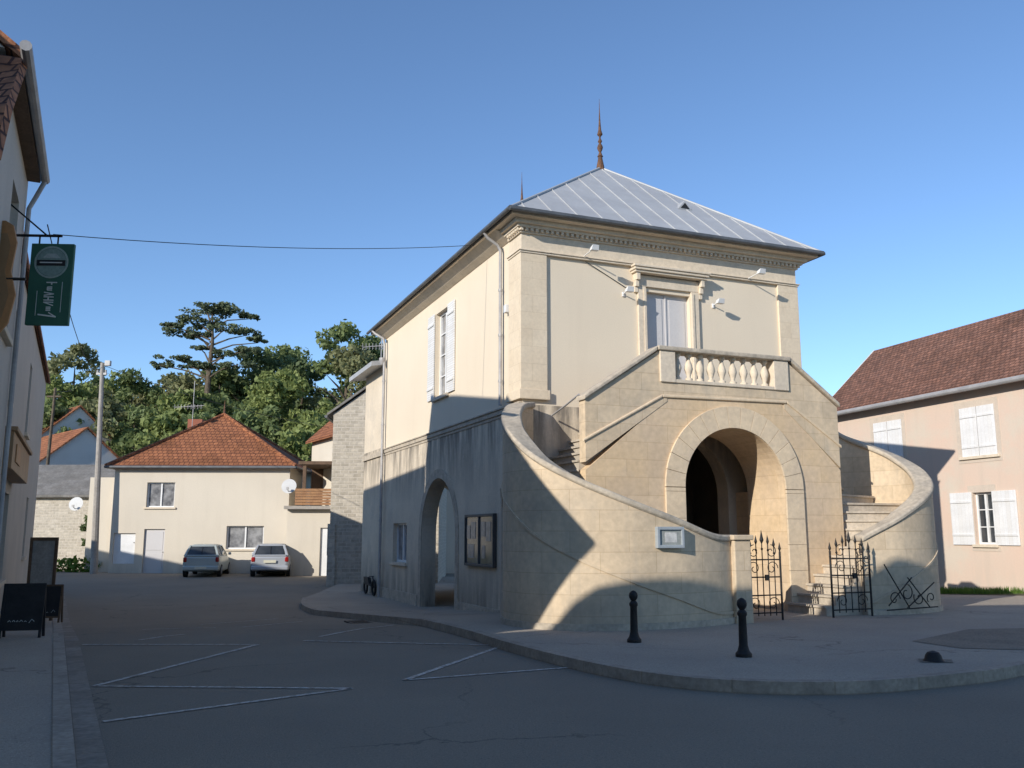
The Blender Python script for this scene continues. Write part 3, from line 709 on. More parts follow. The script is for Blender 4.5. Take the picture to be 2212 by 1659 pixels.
def dish(loc,r,rot=0,lab='grey satellite dish fixed on a house wall'):
    e=thing('satellite_dish',lab,'satellite dish',loc,rot)
    m=MB(Matrix.Rotation(rad(75),4,'X')); m.lathe((0,0,0),[(r,.12*r/.4),(r*.8,.07*r/.4),(r*.5,.03),(r*.2,.005),(.01,0),(.01,-.02),(r*.5,.01),(r*.98,.1*r/.4)],20); m.obj('reflector',DISH,e,smooth=True,recalc=False)
    m=MB(); m.tube([(0,0,-r*.9),(0,-r*1.1,-.1)],.02,6); m.box(-.05,.05,-r*1.2,-r*1.0,-.15,-.03); m.obj('arm',PIPE,e)
    m=MB(); m.tube([(0,.05,0),(0,.3,-.1),(0,.45,-.1)],.025,6); m.obj('bracket',PIPE,e)
dish((-10.7,43.4,3.85),.36); dish((-22.2,46.2,3.1),.36)
def antenna(x,y,z0,z1,w=1.2):
    m=MB(); m.tube([(x,y,z0),(x,y,z1)],.02,6); zt=z0+(z1-z0)*.55
    m.tube([(x-w,y,zt),(x+w*.6,y,zt+.1)],.014,5)
    for i in range(9): 
        xx=x-w+i*w*1.6/9; m.tube([(xx,y-.25,zt),(xx,y+.25,zt)],.01,4); m.tube([(xx,y,zt-.1),(xx,y,zt+.15)],.01,4)
    m.obj('television_antenna',PIPE,None,label='thin metal television antenna above the rooftops',cat='antenna')
antenna(-17.2,48,6.6,9.8,1.0)
antenna(-4.9,33,7.2,9.6,.7)
B1=thing('barn','low stone barn with grey roof','barn',(-27.9,48.5,gz),rad(-4))
walls(B1,7.2,6,4.0,RUBBLE); gableroof(B1,7.2,6,4.0,1.7,.3,SLATE,gmat=RUBBLE)
WR=mk('white_render',(.68,.66,.63),(.62,.60,.575),ns=.5)
for loc,w,d,h,rise in (((-38.1,64.6,0),10,7,5.6,3.0),((-42.9,72.2,.3),10,8,7.3,3.6)):
    Hh=thing('house','white rendered house with orange tiled gable roof','house',loc,rad(-45))
    walls(Hh,w,d,h,WR); gableroof(Hh,w,d,h,rise,.4,TILE_O,gmat=WR)
B2=thing('stone_house','tall rubble stone house with sloping grey roof','house',(-7.05,35.2,-.4),rad(2))
m=MB(); m.fpanel([[(0,-.6),(4.2,-.6),(4.2,9.8),(0,6.7)]],0,.5); m.box(0,.4,.5,8,-.6,6.6); m.box(3.8,4.2,.5,8,-.6,9.6); m.obj('wall',RUBBLE,B2)
m=MB(); m.panel([[(-.25,6.6),(4.3,9.95),(4.3,10.05),(-.25,6.7)]],(0,-.12,0),(1,0,0),(0,0,1),(0,-1,0),8.5); m.obj('roof',SLATE,B2)
m=MB(); m.box(-.06,.25,-.08,-.001,-.6,1.2); m.box(-.08,.22,-.06,-.001,1.2,2.4); m.obj('buttress',RUBBLE,B2)
m=MB(); m.tube([(-.28,-.12,6.58),(-.28,8,6.58)],.06,8); m.obj('gutter',GUTTER,B2,smooth=True)
B3=thing('terrace_building','low beige building with white door and timber balcony','building',(-10.45,42.2,-.35),rad(2))
walls(B3,3.4,6,3.1,CREAM,[rect(1.55,2.7,.05,2.25)]); door(B3,FRONT,1.55,2.7,.05,2.25,WHITE,panels=False)
m=MB(); m.box(-.1,3.5,-.35,.0,3.1,3.25); m.obj('ledge',CONC,B3)
m=MB()
for i in range(6): m.box(.3,3.4,.1,.14,3.3+i*.13,3.41+i*.13)
m.obj('timber_balustrade',mk('orange_timber',(.40,.22,.11),(.32,.17,.09),ns=4),B3)
m=MB(); m.box(.6,.75,.2,.35,3.26,5.2); m.box(3.2,3.35,.2,.35,3.26,5.2); m.box(.4,3.5,.1,3.5,5.2,5.35); m.box(.4,3.4,3.5,3.7,3.26,5.2); m.obj('porch_frame',WOOD,B3)
B4=thing('house','narrow beige house with orange tiled roof','house',(-10.6,47.5,-.2),rad(-60))
walls(B4,6,6,6.8,CREAM); gableroof(B4,6,6,6.8,2.8,.3,TILE_O,gmat=CREAM)

ph=math.atan2(-.951,.309)
PK=thing('house','faded pink rendered house with brown tiled roof and white shutters','house',(14-.309*6.54,28+.951*6.54,-.1),ph)
def sx(s): return 6.54-s
wins=[(sx(3.85),sx(2.45),4.06,5.55,'closed'),(sx(-.07),sx(-1.42),4.06,5.55,'closed'),(sx(-.33),sx(-1.07),1.4,2.95,'open'),(sx(-5.2),sx(-6.4),4.06,5.55,'closed'),(sx(-5.2),sx(-6.4),1.4,2.95,'open')]
walls(PK,17,5.2,6.4,PINK,[rect(a,b_,c,d) for a,b_,c,d,_ in wins],zb=-.6)
for a,b_,c,d,k_ in wins: window(PK,FRONT,a,b_,c,d,bars=2,shut=k_,sw=.85 if k_=='open' else None)
gableroof(PK,17,5.2,6.4,2.4,.3,TILE_B,vo=.05,gmat=PINK)
m=MB(); m.panel([[(-.34,6.19),(2.6,8.95),(2.6,8.82),(-.34,6.05)]],(-.052,0,0),(0,1,0),(0,0,1),(1,0,0),.03); m.obj('verge_board',WHITE,PK)
m=MB(); m.tube([(-.1,-.38,6.10),(17,-.38,6.10)],.085,10); m.obj('gutter',PIPE,PK,smooth=True)
for a,b_,c,d,k_ in wins[:3]:
    m=MB(); m.fpanel([rect(a-.16,b_+.16,c-.2,d+.22),rect(a-.005,b_+.005,c-.005,d+.005)],-.012,.002)
    m.obj('window_surround',mk('cement_surround',(.64,.54,.44),(.57,.485,.40),ns=4,bump=.15,fine=.05),PK)

# ================================================================== CAFE SIDE
C1=thing('cafe_building','grey rendered cafe building with overhanging tiled roof','building',(-5.89,9.68,0),math.radians(114.5))
walls(C1,3.9,3,7.1,CAFE,[rect(1.9,2.9,4.3,6.3),rect(1.9,2.9,.9,2.9)],zb=-.3)
window(C1,FRONT,1.9,2.9,4.3,6.3); window(C1,FRONT,1.9,2.9,.9,2.9)
gableroof(C1,3.7,3,7.2,1.1,.16,TILE_N,vo=.05,gmat=CAFE)
m=MB(); m.box(.0,3.75,-.18,.0,6.95,6.99); m.obj('soffit',WOOD,C1)
m=MB(); m.tube([(-.5,-.24,7.02),(3.8,-.24,7.02)],.065,10); m.tube([(3.7,-.24,6.96),(3.7,-.14,6.7),(3.7,-.06,6.5),(3.7,-.06,.3)],.035,8); m.obj('gutter',PIPE,C1,smooth=True)
m=MB(); m.add([(-6.9,9.55,7.25),(-5.68,9.66,7.05),(-5.24,8.7,6.0),(-5.10,8.35,5.3),(-6.4,8.3,5.25)],[(0,1,2,3,4)])
vv=list(m.v); m=MB(); m.add(vv+[p+Vector((0,.12,-.02)) for p in vv],[(0,1,2,3,4),(9,8,7,6,5)]+[(i,(i+1)%5,5+(i+1)%5,5+i) for i in range(5)])
inv=(Matrix.Translation(C1.location)@Matrix.Rotation(math.radians(114.5),4,'Z')).inverted()
m.v=[inv@p for p in m.v]; m.obj('side_roof',TILE_N,C1)
C2=thing('cafe_building','long grey village building with brown shop fascia','building',(-7.95,13.6,0),math.radians(115.5))
cw=[(2.2,3.1,4.0,5.7),(8.6,9.5,4.0,5.7)]; cl=[(12.2,13.2,1.0,2.6)]
walls(C2,18,5,6.6,CAFE,[rect(*q) for q in cw+cl]+[rect(1.6,2.6,.15,2.4),rect(3.4,5.4,.7,2.4)],zb=-.9)
for q in cw+cl: window(C2,FRONT,*q)
window(C2,FRONT,3.4,5.4,.7,2.4,bars=0,fmat=WOOD); door(C2,FRONT,1.6,2.6,.15,2.4,WOOD)
gableroof(C2,18,5,6.65,1.0,.12,TILE_N,vo=.1,gmat=CAFE)
m=MB(); m.box(.8,5.9,-.28,-.0,2.65,3.25); m.box(.75,5.95,-.33,.0,3.251,3.32); m.obj('shop_fascia',FASCIA,C2,bevel=.01)
m=MB(); m.box(1.5,2.7,-.3,-.281,2.8,3.1); m.obj('fascia_panel',TAN,C2)
# slim menu frame standing behind the chalkboards
mf=thing('menu_frame','tall narrow brown menu frame standing on the pavement','menu stand',(-10.05,19.6,G(-10.05,19.6)+.12),rad(10))
m=MB(); m.fpanel([rect(-.28,.28,.0,1.75),rect(-.22,.22,.5,1.68),rect(-.22,.22,.0,.42)],-.03,.03); m.obj('frame',WOOD,mf,bevel=.008)
m=MB(); m.box(-.22,.22,-.008,.008,.5,1.68); m.obj('panel',mk('menu_panel',(.40,.37,.33),(.30,.28,.25),ns=5,bump=0),mf)
hs=thing('hanging_sign','green rectangular hanging sign with round emblem and white lettering','sign',(-6.37,12.0,5.0),rad(3))
m=MB(); m.box(-.29,.29,-.03,.03,-.58,.58); m.obj('board',GREEN,hs,bevel=.01)
def disc(cx,cz,r,n=28): return [(cx+r*math.cos(2*math.pi*i/n),cz+r*math.sin(2*math.pi*i/n)) for i in range(n)]
m=MB(); m.fpanel([disc(0,.31,.23),disc(0,.31,.205)],-.036,-.031); m.obj('emblem_ring',mk('sign_ring',(.40,.48,.43),(.34,.42,.37),bump=0),hs)
m=MB(); m.fpanel([disc(0,.31,.20)],-.035,-.031); m.obj('emblem_disc',mk('emblem_grey',(.30,.40,.35),(.25,.34,.30),bump=0),hs)
m=MB(); m.box(-.19,.19,-.042,-.036,.26,.34); m.obj('emblem_band',BLACK,hs)
m=MB(); m.box(-.15,.15,-.046,-.043,.295,.31); m.obj('emblem_lettering',SIGNW,hs)
m=MB(); m.fpanel([[(-.12,.37),(.12,.37),(.06,.43),(-.06,.43)]],-.042,-.036); m.obj('emblem_cap',mk('emblem_pale',(.50,.55,.51),(.45,.5,.46),bump=0),hs)
m=MB(); zz=.02
def q(a,b_,w=.010):
    m.tube([(a[0],-.034,zz+a[1]),(b_[0],-.034,zz+b_[1])],w,4)
q((-.04,0),(.10,0)); q((.03,0),(.03,-.03)); zz-=.065
for dz_ in (0,-.022,-.044): q((-.02,dz_),(.04,dz_))
q((-.02,0),(-.02,-.044)); zz-=.075
q((-.06,0),(.07,-.022)); q((.07,-.022),(-.06,-.044)); zz-=.065
q((-.06,0),(.07,0)); q((-.06,-.045),(.07,-.045)); q((.0,0),(.0,-.045)); zz-=.075
q((-.06,0),(.07,0)); q((-.06,0),(.07,-.045)); zz-=.07
for dz_ in (0,-.022,-.044): q((-.02,dz_),(.04,dz_))
zz-=.075
q((-.12,-.03),(.12,-.06),.013); q((.12,-.06),(.02,-.0),.010)
m.obj('lettering',SIGNW,hs)
m=MB(); m.box(.17,.176,-.035,-.031,-.4,.03); m.box(-.16,-.154,-.035,-.031,-.45,-.1); m.obj('trim_line',SIGNW,hs)
m=MB(); m.tube([(-.7,0,.70),(.1,0,.70)],.02,6); m.tube([(-.2,0,.70),(-.2,0,.58)],.012,5); m.tube([(.05,0,.70),(.05,0,.58)],.012,5); m.tube([(-.7,0,1.2),(-.1,0,.70)],.012,5); m.obj('bracket',IRON,hs)
ws=thing('wooden_sign','orange brown shaped wooden sign board on wall bracket','sign',(-6.33,10.75,4.72),rad(3))
m=MB(); m.fpanel([[(.0,.75),(.1,.69),(.16,.47),(.12,.1),(.2,-.2),(.14,-.56),(.0,-.75),(-.4,-.75),(-.4,.75)]],-.015,.015); m.obj('board',TAN,ws,bevel=.005)
m=MB(); m.fpanel([[(.04,.58),(.09,.42),(.05,.1),(.12,-.2),(.06,-.5),(-.3,-.55),(-.3,.58)]],-.022,-.016); m.obj('board_inset',FASCIA,ws)
m=MB(); m.tube([(-.6,0,0),(.3,0,0)],.02,6); m.obj('bracket',IRON,ws)
def aboard(loc,rot,seed,lab,sc_):
    e=thing('chalkboard_sign',lab,'chalkboard',(loc[0],loc[1],G(*loc)+.12),rot,'chalkboards outside the cafe')
    e.scale=(sc_,sc_,sc_)
    T=Matrix.Rotation(rad(-8),4,'X')
    m=MB(T); m.fpanel([rect(-.32,.32,.12,.88),rect(-.28,.28,.16,.84)],-.02,.02); m.box(-.32,-.28,-.02,.02,0,.119); m.box(.28,.32,-.02,.02,0,.119)
    m.obj('frame',WOOD if seed else BLACK,e)
    m2=MB(Matrix.Translation((0,.26,0))@Matrix.Rotation(rad(10),4,'X')); m2.box(-.32,-.28,-.02,.02,0,.86); m2.box(.28,.32,-.02,.02,0,.86); m2.box(-.28,.28,-.02,.02,.3,.34); m2.obj('rear_legs',WOOD if seed else BLACK,e)
    m=MB(T); m.box(-.28,.28,-.008,.008,.16,.84); m.obj('board',BLACK,e)
    random.seed(seed+20); m=MB(T)
    for z in ((.26,) if not seed else (.24,)):
        x=-.2
        while x<.05:
            w=random.uniform(.02,.05)
            m.tube([(x,-.011,z),(x+w*.5,-.011,z+random.uniform(.01,.03)),(x+w,-.011,z)],.004,4)
            x+=w+.02
    m.tube([(.12,-.011,.24),(.16,-.011,.30),(.2,-.011,.26)],.004,4)
    m.obj('chalk_writing',SIGNW,e)
aboard((-7.12,13.4),rad(14),0,'black chalkboard with white chalk writing standing on pavement',.88)
aboard((-9.2,18.2),rad(10),1,'smaller black chalkboard near the cafe door',.85)

def shadow_house(poly,y0,y1,lab,extra=None):  # houses out of view, outlines shaped so their shadows fall on the square
    e=thing('house',lab,'house',(0,0,0),math.atan2(-.640,.7686))
    m=MB(); m.fpanel([poly],y0,y1); m.obj('wall',OCC,e)
    m=MB(); top=[p for p in poly if p[1]>1]
    for a,b_ in zip(top,top[1:]): m.fpanel([[a,b_,(b_[0],b_[1]+.03),(a[0],a[1]+.03)]],y0,y1+.01)
    m.obj('roof',TILE_N,e)
    if extra:
        m=MB(); m.fpanel([extra],y1-.12,y1+.02); m.obj('shadow_overhang',TILE_N,e)  # thin tip added to cast the pointed shadow on the stair wall
shadow_house([(-9.2,-.5),(-9.2,6.72),(-9.99,7.57),(-11.89,9.44),(-14.98,10.65),(-16.8,11.3),(-17.27,9.7),(-17.27,-.5)],-2,1,'unseen house with gable outline shaped to cast the stair shadow',
  [(-9.25,3.95),(-9.14,4.16),(-8.20,5.66),(-9.25,6.79)])
shadow_house([(-17.3,-.5),(-17.3,9.6),(-23.8,10.6),(-25.2,9.0),(-25.2,-.5)],-2,1,'unseen village house with roofline shaped to shade the hall side')
shadow_house([(-25.22,-.5),(-25.22,8.6),(-34,9.2),(-46,8.6),(-46,-.5)],-2,1,'unseen long house with roofline shaped to shade road and cars')
shadow_house([(-10,-.5),(-10,6.3),(-9.14,6.5),(-8.80,6.88),(-8.5,7.3),(-8.2,7.62),(-7.85,7.84),(-7.05,8.46),(-6.85,8.6),(-5.49,10.3),(-2,11.8),(14,11.8),(14,-.5)],-13,-6,'unseen house behind the camera with roofline shaped to shade the square')

# ================================================================== POLES / WIRES
up_=thing('utility_pole','tall tapered concrete utility pole beside the cream house','utility pole',(-19.75,43.3,-.3),0)
m=MB(); m.tube([(0,0,0),(-.35,0,10.2)],[.18,.09],10); m.obj('shaft',CONC,up_,smooth=True)
m=MB(); m.box(-.6,-.1,-.05,.05,9.6,9.7); m.lathe((-.15,0,9.7),[(.05,0),(.05,.12),(.02,.16)],8); m.lathe((-.55,0,9.7),[(.05,0),(.05,.12),(.02,.16)],8); m.box(-.2,.05,-.1,.1,10.05,10.3); m.obj('insulator_bracket',PIPE,up_)
p2=thing('utility_pole','slender wooden utility pole behind the barn','utility pole',(-29.3,56.5,0),0)
m=MB(); m.tube([(0,0,0),(.2,0,10.8)],[.13,.08],8); m.obj('shaft',BARK,p2,smooth=True)
m=MB(); m.box(-.3,.6,-.05,.05,10.2,10.3); m.obj('crossarm',BARK,p2)
def wire(a,b_,sag,r=.012,lab='thin black overhead cable between buildings'):
    a=Vector(a);b2=Vector(b_); pts=[a+(b2-a)*t/16-Vector((0,0,sag*4*(t/16)*(1-t/16))) for t in range(17)]
    MB().tube(pts,r,5).obj('overhead_cable',BLACK,None,label=lab,cat='cable')
wire((-6.9,12.95,6.05),(-.55,19.9,8.2),.16,.007)
wire((-7.0,12.95,6.2),(-20.1,43.3,9.7),.9,.009)
wire((-20.1,43.3,9.8),(-29.1,56.5,10.6),.5)
wire((-20.1,43.3,9.8),(-7.0,47,6.8),.5)

# ================================================================== CARS
def car(loc,rot,paint,lab,h=1.45,dk=False,sc_=1):
    e=thing('parked_car',lab,'car',loc,rot,'cars parked in front of the houses'); e.scale=(sc_,1,1)
    secs=[(0,.66,.74,.68,.38,.62,.90),(.06,.72,.79,.73,.30,.6,.93),(.25,.78,.83,.77,.25,.6,.95),(.8,.80,.84,.77,.22,.6,.95),(2.0,.80,.84,.77,.21,.6,.94),(2.9,.80,.84,.77,.22,.6,.91),(3.5,.78,.81,.70,.24,.55,.82),(3.85,.64,.68,.56,.32,.5,.66)]
    m=MB(); vs=[]
    for y,wb,wm,wt,zb,zm,zt in secs: vs+=[(-wb,y,zb),(-wm,y,zm),(-wt,y,zt),(wt,y,zt),(wm,y,zm),(wb,y,zb)]
    fs=[]
    for i in range(len(secs)-1):
        for j in range(6): fs.append((i*6+j,i*6+(j+1)%6,(i+1)*6+(j+1)%6,(i+1)*6+j))
    fs+=[tuple(range(6)),tuple(range((len(secs)-1)*6,len(secs)*6))]
    m.add(vs,fs); b=m.obj('body',paint,e,smooth=True,bevel=.07)
    zr_=h
    def ringpts(z,w,ya,yb,rr=.2):
        pts=[]
        for cx,cy,a0 in ((w-rr,yb-rr,0),(-w+rr,yb-rr,90),(-w+rr,ya+rr,180),(w-rr,ya+rr,270)):
            for kq in range(4):
                a=rad(a0+kq*30); pts.append((cx+rr*math.cos(a),cy+rr*math.sin(a),z))
        return pts
    def stack(rings):
        v=[p for r_ in rings for p in r_]; n_=len(rings[0]); f_=[]
        for i in range(len(rings)-1):
            for j in range(n_): f_.append((i*n_+j,i*n_+(j+1)%n_,(i+1)*n_+(j+1)%n_,(i+1)*n_+j))
        f_+=[tuple(range(n_)),tuple(range((len(rings)-1)*n_,len(rings)*n_))]
        q_=MB(); q_.add(v,f_); return q_
    stack([ringpts(.90,.76,.03,3.0),ringpts(1.13,.68,.14,2.6),ringpts(zr_-.08,.57,.36,2.05)]).obj('windows',GLASS,e,smooth=True)
    m=stack([ringpts(zr_-.10,.60,.32,2.1),ringpts(zr_-.04,.55,.40,2.0),ringpts(zr_+.0,.42,.56,1.8)])
    for sx_ in(-1,1):
        m.tube([(sx_*.71,.08,.91),(sx_*.64,.20,1.13),(sx_*.54,.38,zr_-.07)],[.075,.065,.05],6); m.tube([(sx_*.73,2.9,.91),(sx_*.56,2.0,zr_-.06)],.035,6); m.tube([(sx_*.765,1.15,.91),(sx_*.69,1.15,1.13),(sx_*.58,1.15,zr_-.06)],.035,6)
    m.tube([(-.66,.03,.94),(.66,.03,.94)],.04,6)
    m.obj('roof',paint,e,smooth=True)
    m=MB(); m.box(-.78,.78,-.06,.06,.30,.50); m.obj('bumper',paint,e,bevel=.05)
    m=MB(); m.box(-.26,.26,-.075,-.061,.62 if not dk else .36,.74 if not dk else .47)
    m.obj('number_plate',PLATE,e)
    for sx_ in(-1,1):
        a,b_=sorted((sx_*.62,sx_*.78)); MB().box(a,b_,-.03,.12,.66,.88).obj('tail_light',REDL,e,bevel=.04)
        MB().box(*sorted((sx_*.86,sx_*1.0)),2.35,2.45,.93,1.05).obj('mirror',paint,e,bevel=.03)
    for y in(.62,3.15):
        for sx_ in(-1,1):
            w=MB(); w.tube([(sx_*.66,y,.29),(sx_*.83,y,.29)],.29,18); wo=w.obj('wheel',TYRE,e,smooth=True)
            w=MB(); w.tube([(sx_*.80,y,.29),(sx_*.845,y,.29)],.18,12); w.obj('rim',RIM,wo)
    m=MB(); m.tube([(0,.30,zr_-.12),(0,.01,1.0)],.012,5); m.obj('wiper',BLACK,e)
car((-13.8,40.6,-.28),rad(10),CARS_,'grey green hatchback parked facing the cream house',1.44,True,.98)
car((-10.85,41.0,-.28),rad(10),CARW,'light silver hatchback parked beside another car',1.46,False,1.04)
mc=thing('scooter','dark scooter leaning behind the corner of the hall','scooter',(-4.3,28.6,G(-4.5,27.4)+.12),rad(112))
def ring(cx,r,rr):
    m=MB(); pts=[(cx+r*math.cos(2*math.pi*i/18),0,.26+r*math.sin(2*math.pi*i/18)) for i in range(19)]; m.tube(pts,rr,6); m.obj('wheel',TYRE,mc)
ring(0,.22,.035); ring(1.1,.22,.035)
m=MB(); m.tube([(0,0,.26),(.18,0,.6)],.02,6); m.tube([(.18,-.04,.6),(.18,.12,.6)],.012,6); m.add([(.15,-.05,.28),(1.2,-.05,.33),(1.25,-.05,.55),(.65,-.05,.55),(.5,-.05,.36),(.15,.05,.28),(1.2,.05,.33),(1.25,.05,.55),(.65,.05,.55),(.5,.05,.36)],[(0,1,2,3,4),(9,8,7,6,5)]+[(i,(i+1)%5,5+(i+1)%5,5+i) for i in range(5)]); m.obj('frame',IRON,mc,bevel=.02)

# ================================================================== HILL AND TREES
def hillz(x,y):
    t=max(0,min(1,(y-60)/45)); t=t*t*(3-2*t)
    return .0+11*t*(1+.12*math.sin(x*.07+1))
m=MB(); vs=[];fs=[]; nx,ny=40,24
for j in range(ny+1):
    for i in range(nx+1):
        x=-120+200*i/nx; y=58+170*j/ny; vs.append((x,y,hillz(x,y)-.05))
for j in range(ny):
    for i in range(nx): a=j*(nx+1)+i; fs.append((a,a+1,a+nx+2,a+nx+1))
m.add(vs,fs); m.obj('hill',EARTH,None,recalc=False,kind='structure',smooth=True)
def leafquads(out,faces,c,r,n,size,rng,flat=1):
    for _ in range(n):
        while True:
            d=Vector((rng.uniform(-1,1),rng.uniform(-1,1),rng.uniform(-1,1)))
            if .15<d.length<1: break
        d=d.normalized()*(d.length**.45)*rng.choice((1,1,1,1.15,1.35))
        p=Vector((c[0]+d.x*r[0],c[1]+d.y*r[1],c[2]+d.z*r[2]))
        a=Vector((rng.gauss(0,1),rng.gauss(0,1),rng.gauss(0,1)*flat)).normalized(); b=a.orthogonal().normalized()
        b=(Matrix.Rotation(rng.uniform(0,6.28),3,a)@b); 
        if flat<1: b=Vector((b.x,b.y,b.z*.4)).normalized()
        s=size*rng.uniform(.5,1.4); c2=a.cross(b)*s*.55; b=b*s
        o=len(out); out+= [p-b,p+c2,p+b,p-c2]; faces.append((o,o+1,o+2,o+3))
def tree(x,y,ztop,R,mat,lab,seed,zb=None,dens=1,size=.24,name='tree',low=.1):
    rng=random.Random(seed); zb=hillz(x,y) if zb is None else zb; H=ztop-zb
    e=thing(name,lab,'tree',(x,y,zb),rng.uniform(0,6))
    m=MB(); lean=rng.uniform(-.3,.3)
    m.tube([(0,0,-.3),(lean*.3,0,H*.3),(lean,.2,H*.6),(lean,.3,H*.88)],[R*.09,R*.065,R*.045,.03],8)
    for k_ in range(6):
        a=k_*1.05+rng.uniform(-.3,.3); z=H*rng.uniform(.3,.65)
        m.tube([(lean*.6,.1,z),(math.cos(a)*R*.4,math.sin(a)*R*.4,z+H*.12),(math.cos(a)*R*.75,math.sin(a)*R*.75,z+H*.18)],[R*.035,R*.025,.02],6)
    m.obj('trunk',BARK,e,smooth=True)
    out=[];faces=[]
    nl=int(54*dens)
    for k_ in range(nl):
        u=rng.random(); z=H*(low+(1-low)*u**.85)
        prof=math.sin(math.pi*min(1,max(0.08,(z/H-low+.2)/(1.06-low+.2))))**.6
        a=rng.uniform(0,6.28); rr=R*prof*math.sqrt(rng.random())*.92
        lr=R*rng.uniform(.12,.26); 
        zc=min(z,H-lr*.5)
        leafquads(out,faces,(rr*math.cos(a),rr*math.sin(a),zc),(lr,lr,lr*.8),int(92*(lr/1.0)**1.3/(size/.3)**1.5)+16,size,rng)
    me=MB(); me.v=out; me.f=faces; me.mi=[0]*len(faces); me.fuv=[None]*len(faces)
    me.obj('crown',mat,e,recalc=False)
def P(px,d,row=850): return (px-1106)/(1913+(row-829.5)*.165)*d
def ZT(py,d): return 1.6+(320.2-(py-829.5)*.9863)/(1913+(py-829.5)*.165)*d
SPEC=[(100,775,3.4,84,3),(175,750,3.6,82,3),(140,820,3.8,76,1),(60,800,3.0,80,2),(250,830,3.4,86,1),(290,805,3.2,80,0),(225,870,3.4,70,3),(340,840,3.4,84,3),(300,880,3.4,70,0),(385,810,3.6,86,3),(395,850,3.6,72,1),
 (470,860,3.8,74,0),(500,815,3.8,84,0),(555,762,4.2,82,2),(625,748,4.4,84,0),(600,800,3.6,74,1),(655,778,3.4,80,2),(665,895,2.8,68,1),(560,880,3.2,68,0),(650,935,2.4,62,1),(745,700,3.6,80,0),(760,760,3.8,76,3),(800,735,3.4,84,0),(715,870,2.4,72,1),(440,900,3.2,66,0),(360,905,3.2,66,1),(160,880,3.2,70,0),(100,870,3.2,68,0),(700,920,3,66,1),(430,815,3.6,82,3),(200,810,3.4,88,0),(480,795,3.2,80,0)]
for i,(px,py,R,d,mi) in enumerate(SPEC):
    lab=['green leafy tree on the wooded hillside','bright light green tree on the hillside','dark green dense tree on the hillside','olive brown thinning tree on the hillside'][mi]
    tree(P(px,d,py),d,ZT(py,d),R,LEAFM[mi],lab,i+3)
d=76; cx=P(455,d,700); zb=hillz(cx,d); rng=random.Random(5)
ce=thing('cedar_tree','tall cedar with flat layered dark crown above the wood','tree',(cx,d,zb),0)
s=d/1900
def cz(py): return ZT(py,d)-zb
m=MB(); m.tube([(-.1,0,-.3),(0,0,cz(900)),(.1,0,cz(800)),(.25,0,cz(740)),(.1,0,cz(670))],[.36,.29,.22,.15,.05],10)
pads=[(-15,670,52,6),(40,674,48,6),(10,664,38,5),(-50,690,32,5),(78,684,26,4),(-65,716,40,6),(-28,724,34,5),(36,712,42,6),(76,720,36,5),(-84,706,20,4),(-70,775,40,5),(-38,790,32,5),(45,768,38,5),(88,757,30,5),(70,790,40,6),(-98,790,24,4),(100,735,20,4),(-10,700,34,5),(-20,752,24,4),(20,792,34,5)]
out=[];faces=[]
for dx,py,w,h in pads:
    m.tube([(0,0,cz(min(py+28,880))),(dx*s*.5,rng.uniform(-1,1)*.6,cz(py+10)),(dx*s,rng.uniform(-1,1),cz(py+2))],[.09,.06,.03],6)
    for k_ in range(11):
        ox=rng.uniform(-.85,.85)*w*s; oy=rng.uniform(-1,1)*w*s*.7
        leafquads(out,faces,(dx*s+ox,oy,cz(py)+rng.uniform(-.15,.25)),(w*s*.25,w*s*.34,h*s*.6),44,.14,rng,.5)
m.obj('trunk',BARK,ce,smooth=True)
me=MB(); me.v=out; me.f=faces; me.mi=[0]*len(faces); me.fuv=[None]*len(faces); me.obj('crown',LEAFM[4],ce,recalc=False)
out=[];faces=[]; rng=random.Random(11)
for i in range(330):
    x=rng.uniform(-70,2); y=rng.uniform(64,104); 
    if x>-14 and y<75: continue
    z=hillz(x,y)
    leafquads(out,faces,(x,y,z+rng.uniform(1,6)*(.6+.4*(y-64)/40)),(2.4,2.0,2.2),110,.36,rng)
me=MB(); me.v=out; me.f=faces; me.mi=[0]*len(faces); me.fuv=[None]*len(faces); me.obj('undergrowth',LEAFM[0],None,recalc=False,kind='stuff',label='dense mixed undergrowth covering the wooded hillside')
tree(-20.9,46.3,2.9,.95,LEAFM[2],'small sparse shrub against the barn wall',77,zb=-.3,dens=.6,size=.14,name='shrub',low=.3)
out=[];faces=[]
for i in range(14): leafquads(out,faces,(-25.0+i*.34,45.0+.3*math.sin(i),.1),(.4,.3,.35),60,.12,rng)
me=MB(); me.v=out; me.f=faces; me.mi=[0]*len(faces); me.fuv=[None]*len(faces); me.obj('hedge',GRASS,None,recalc=False,label='low green hedge in front of the stone barn',cat='hedge')
sheet('grass_verge',[(12.2,26.5),(10.4,32),(11.4,32.4),(12.9,28.2),(15.4,20.2),(14.2,20)],.135,EARTH)
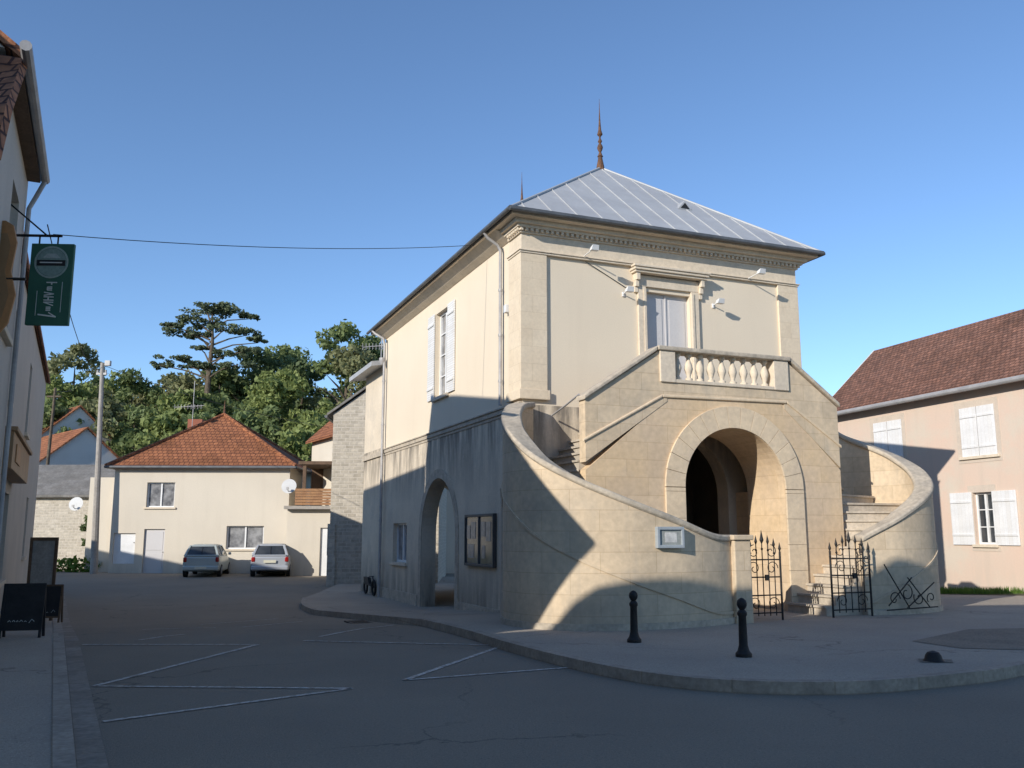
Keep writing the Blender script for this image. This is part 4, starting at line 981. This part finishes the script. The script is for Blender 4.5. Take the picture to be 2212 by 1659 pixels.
out=[];faces=[]
for i in range(6000):
    t=rng.random(); u=rng.random(); y=25.0+t*6.5
    x=14.6-(y-24)*.31-u*1.4; z=G(x,y)+.13; h=rng.uniform(.05,.22); a=rng.uniform(0,3.14)
    dx,dy=math.cos(a)*.012,math.sin(a)*.012; lx,ly=rng.uniform(-.05,.05),rng.uniform(-.05,.05); o=len(out)
    out+=[Vector((x-dx,y-dy,z)),Vector((x+dx,y+dy,z)),Vector((x+lx,y+ly,z+h))]; faces.append((o,o+1,o+2))
me=MB(); me.v=out; me.f=faces; me.mi=[0]*len(faces); me.fuv=[None]*len(faces); me.obj('grass',GRASS,None,recalc=False,kind='stuff',label='tufts of green grass along the pink house')

# ================================================================== LIGHT
tosun=Vector((-.640,-.7686,.384)).normalized()
sun=bpy.data.lights.new('sun','SUN'); sun.energy=4.9; sun.angle=rad(.35); sun.color=(1,.94,.85)
so=bpy.data.objects.new('sun',sun); COL.objects.link(so); so.rotation_euler=tosun.to_track_quat('Z','Y').to_euler(); so.location=(-20,-40,40)
w=bpy.data.worlds.new('World'); S.world=w; w.use_nodes=True
nt=w.node_tree; sky=nt.nodes.new('ShaderNodeTexSky'); sky.sky_type='NISHITA'; sky.sun_disc=False
sky.sun_elevation=rad(21); sky.sun_rotation=rad(219.8); sky.altitude=1300; sky.air_density=1.0; sky.dust_density=0.0; sky.ozone_density=4.0
hs_=nt.nodes.new('ShaderNodeHueSaturation'); hs_.inputs['Saturation'].default_value=1.0
bg=nt.nodes['Background']; nt.links.new(sky.outputs[0],hs_.inputs['Color']); nt.links.new(hs_.outputs[0],bg.inputs[0]); bg.inputs[1].default_value=.195
S.view_settings.view_transform='Standard'; S.view_settings.look='None'; S.view_settings.exposure=0
cam=bpy.data.cameras.new('camera'); cam.lens=31.57; cam.sensor_width=36; cam.clip_end=2000; cam.clip_start=.05
co=bpy.data.objects.new('camera',cam); COL.objects.link(co); co.location=(0,0,1.6); co.rotation_euler=(rad(99.5),0,0)
S.camera=co
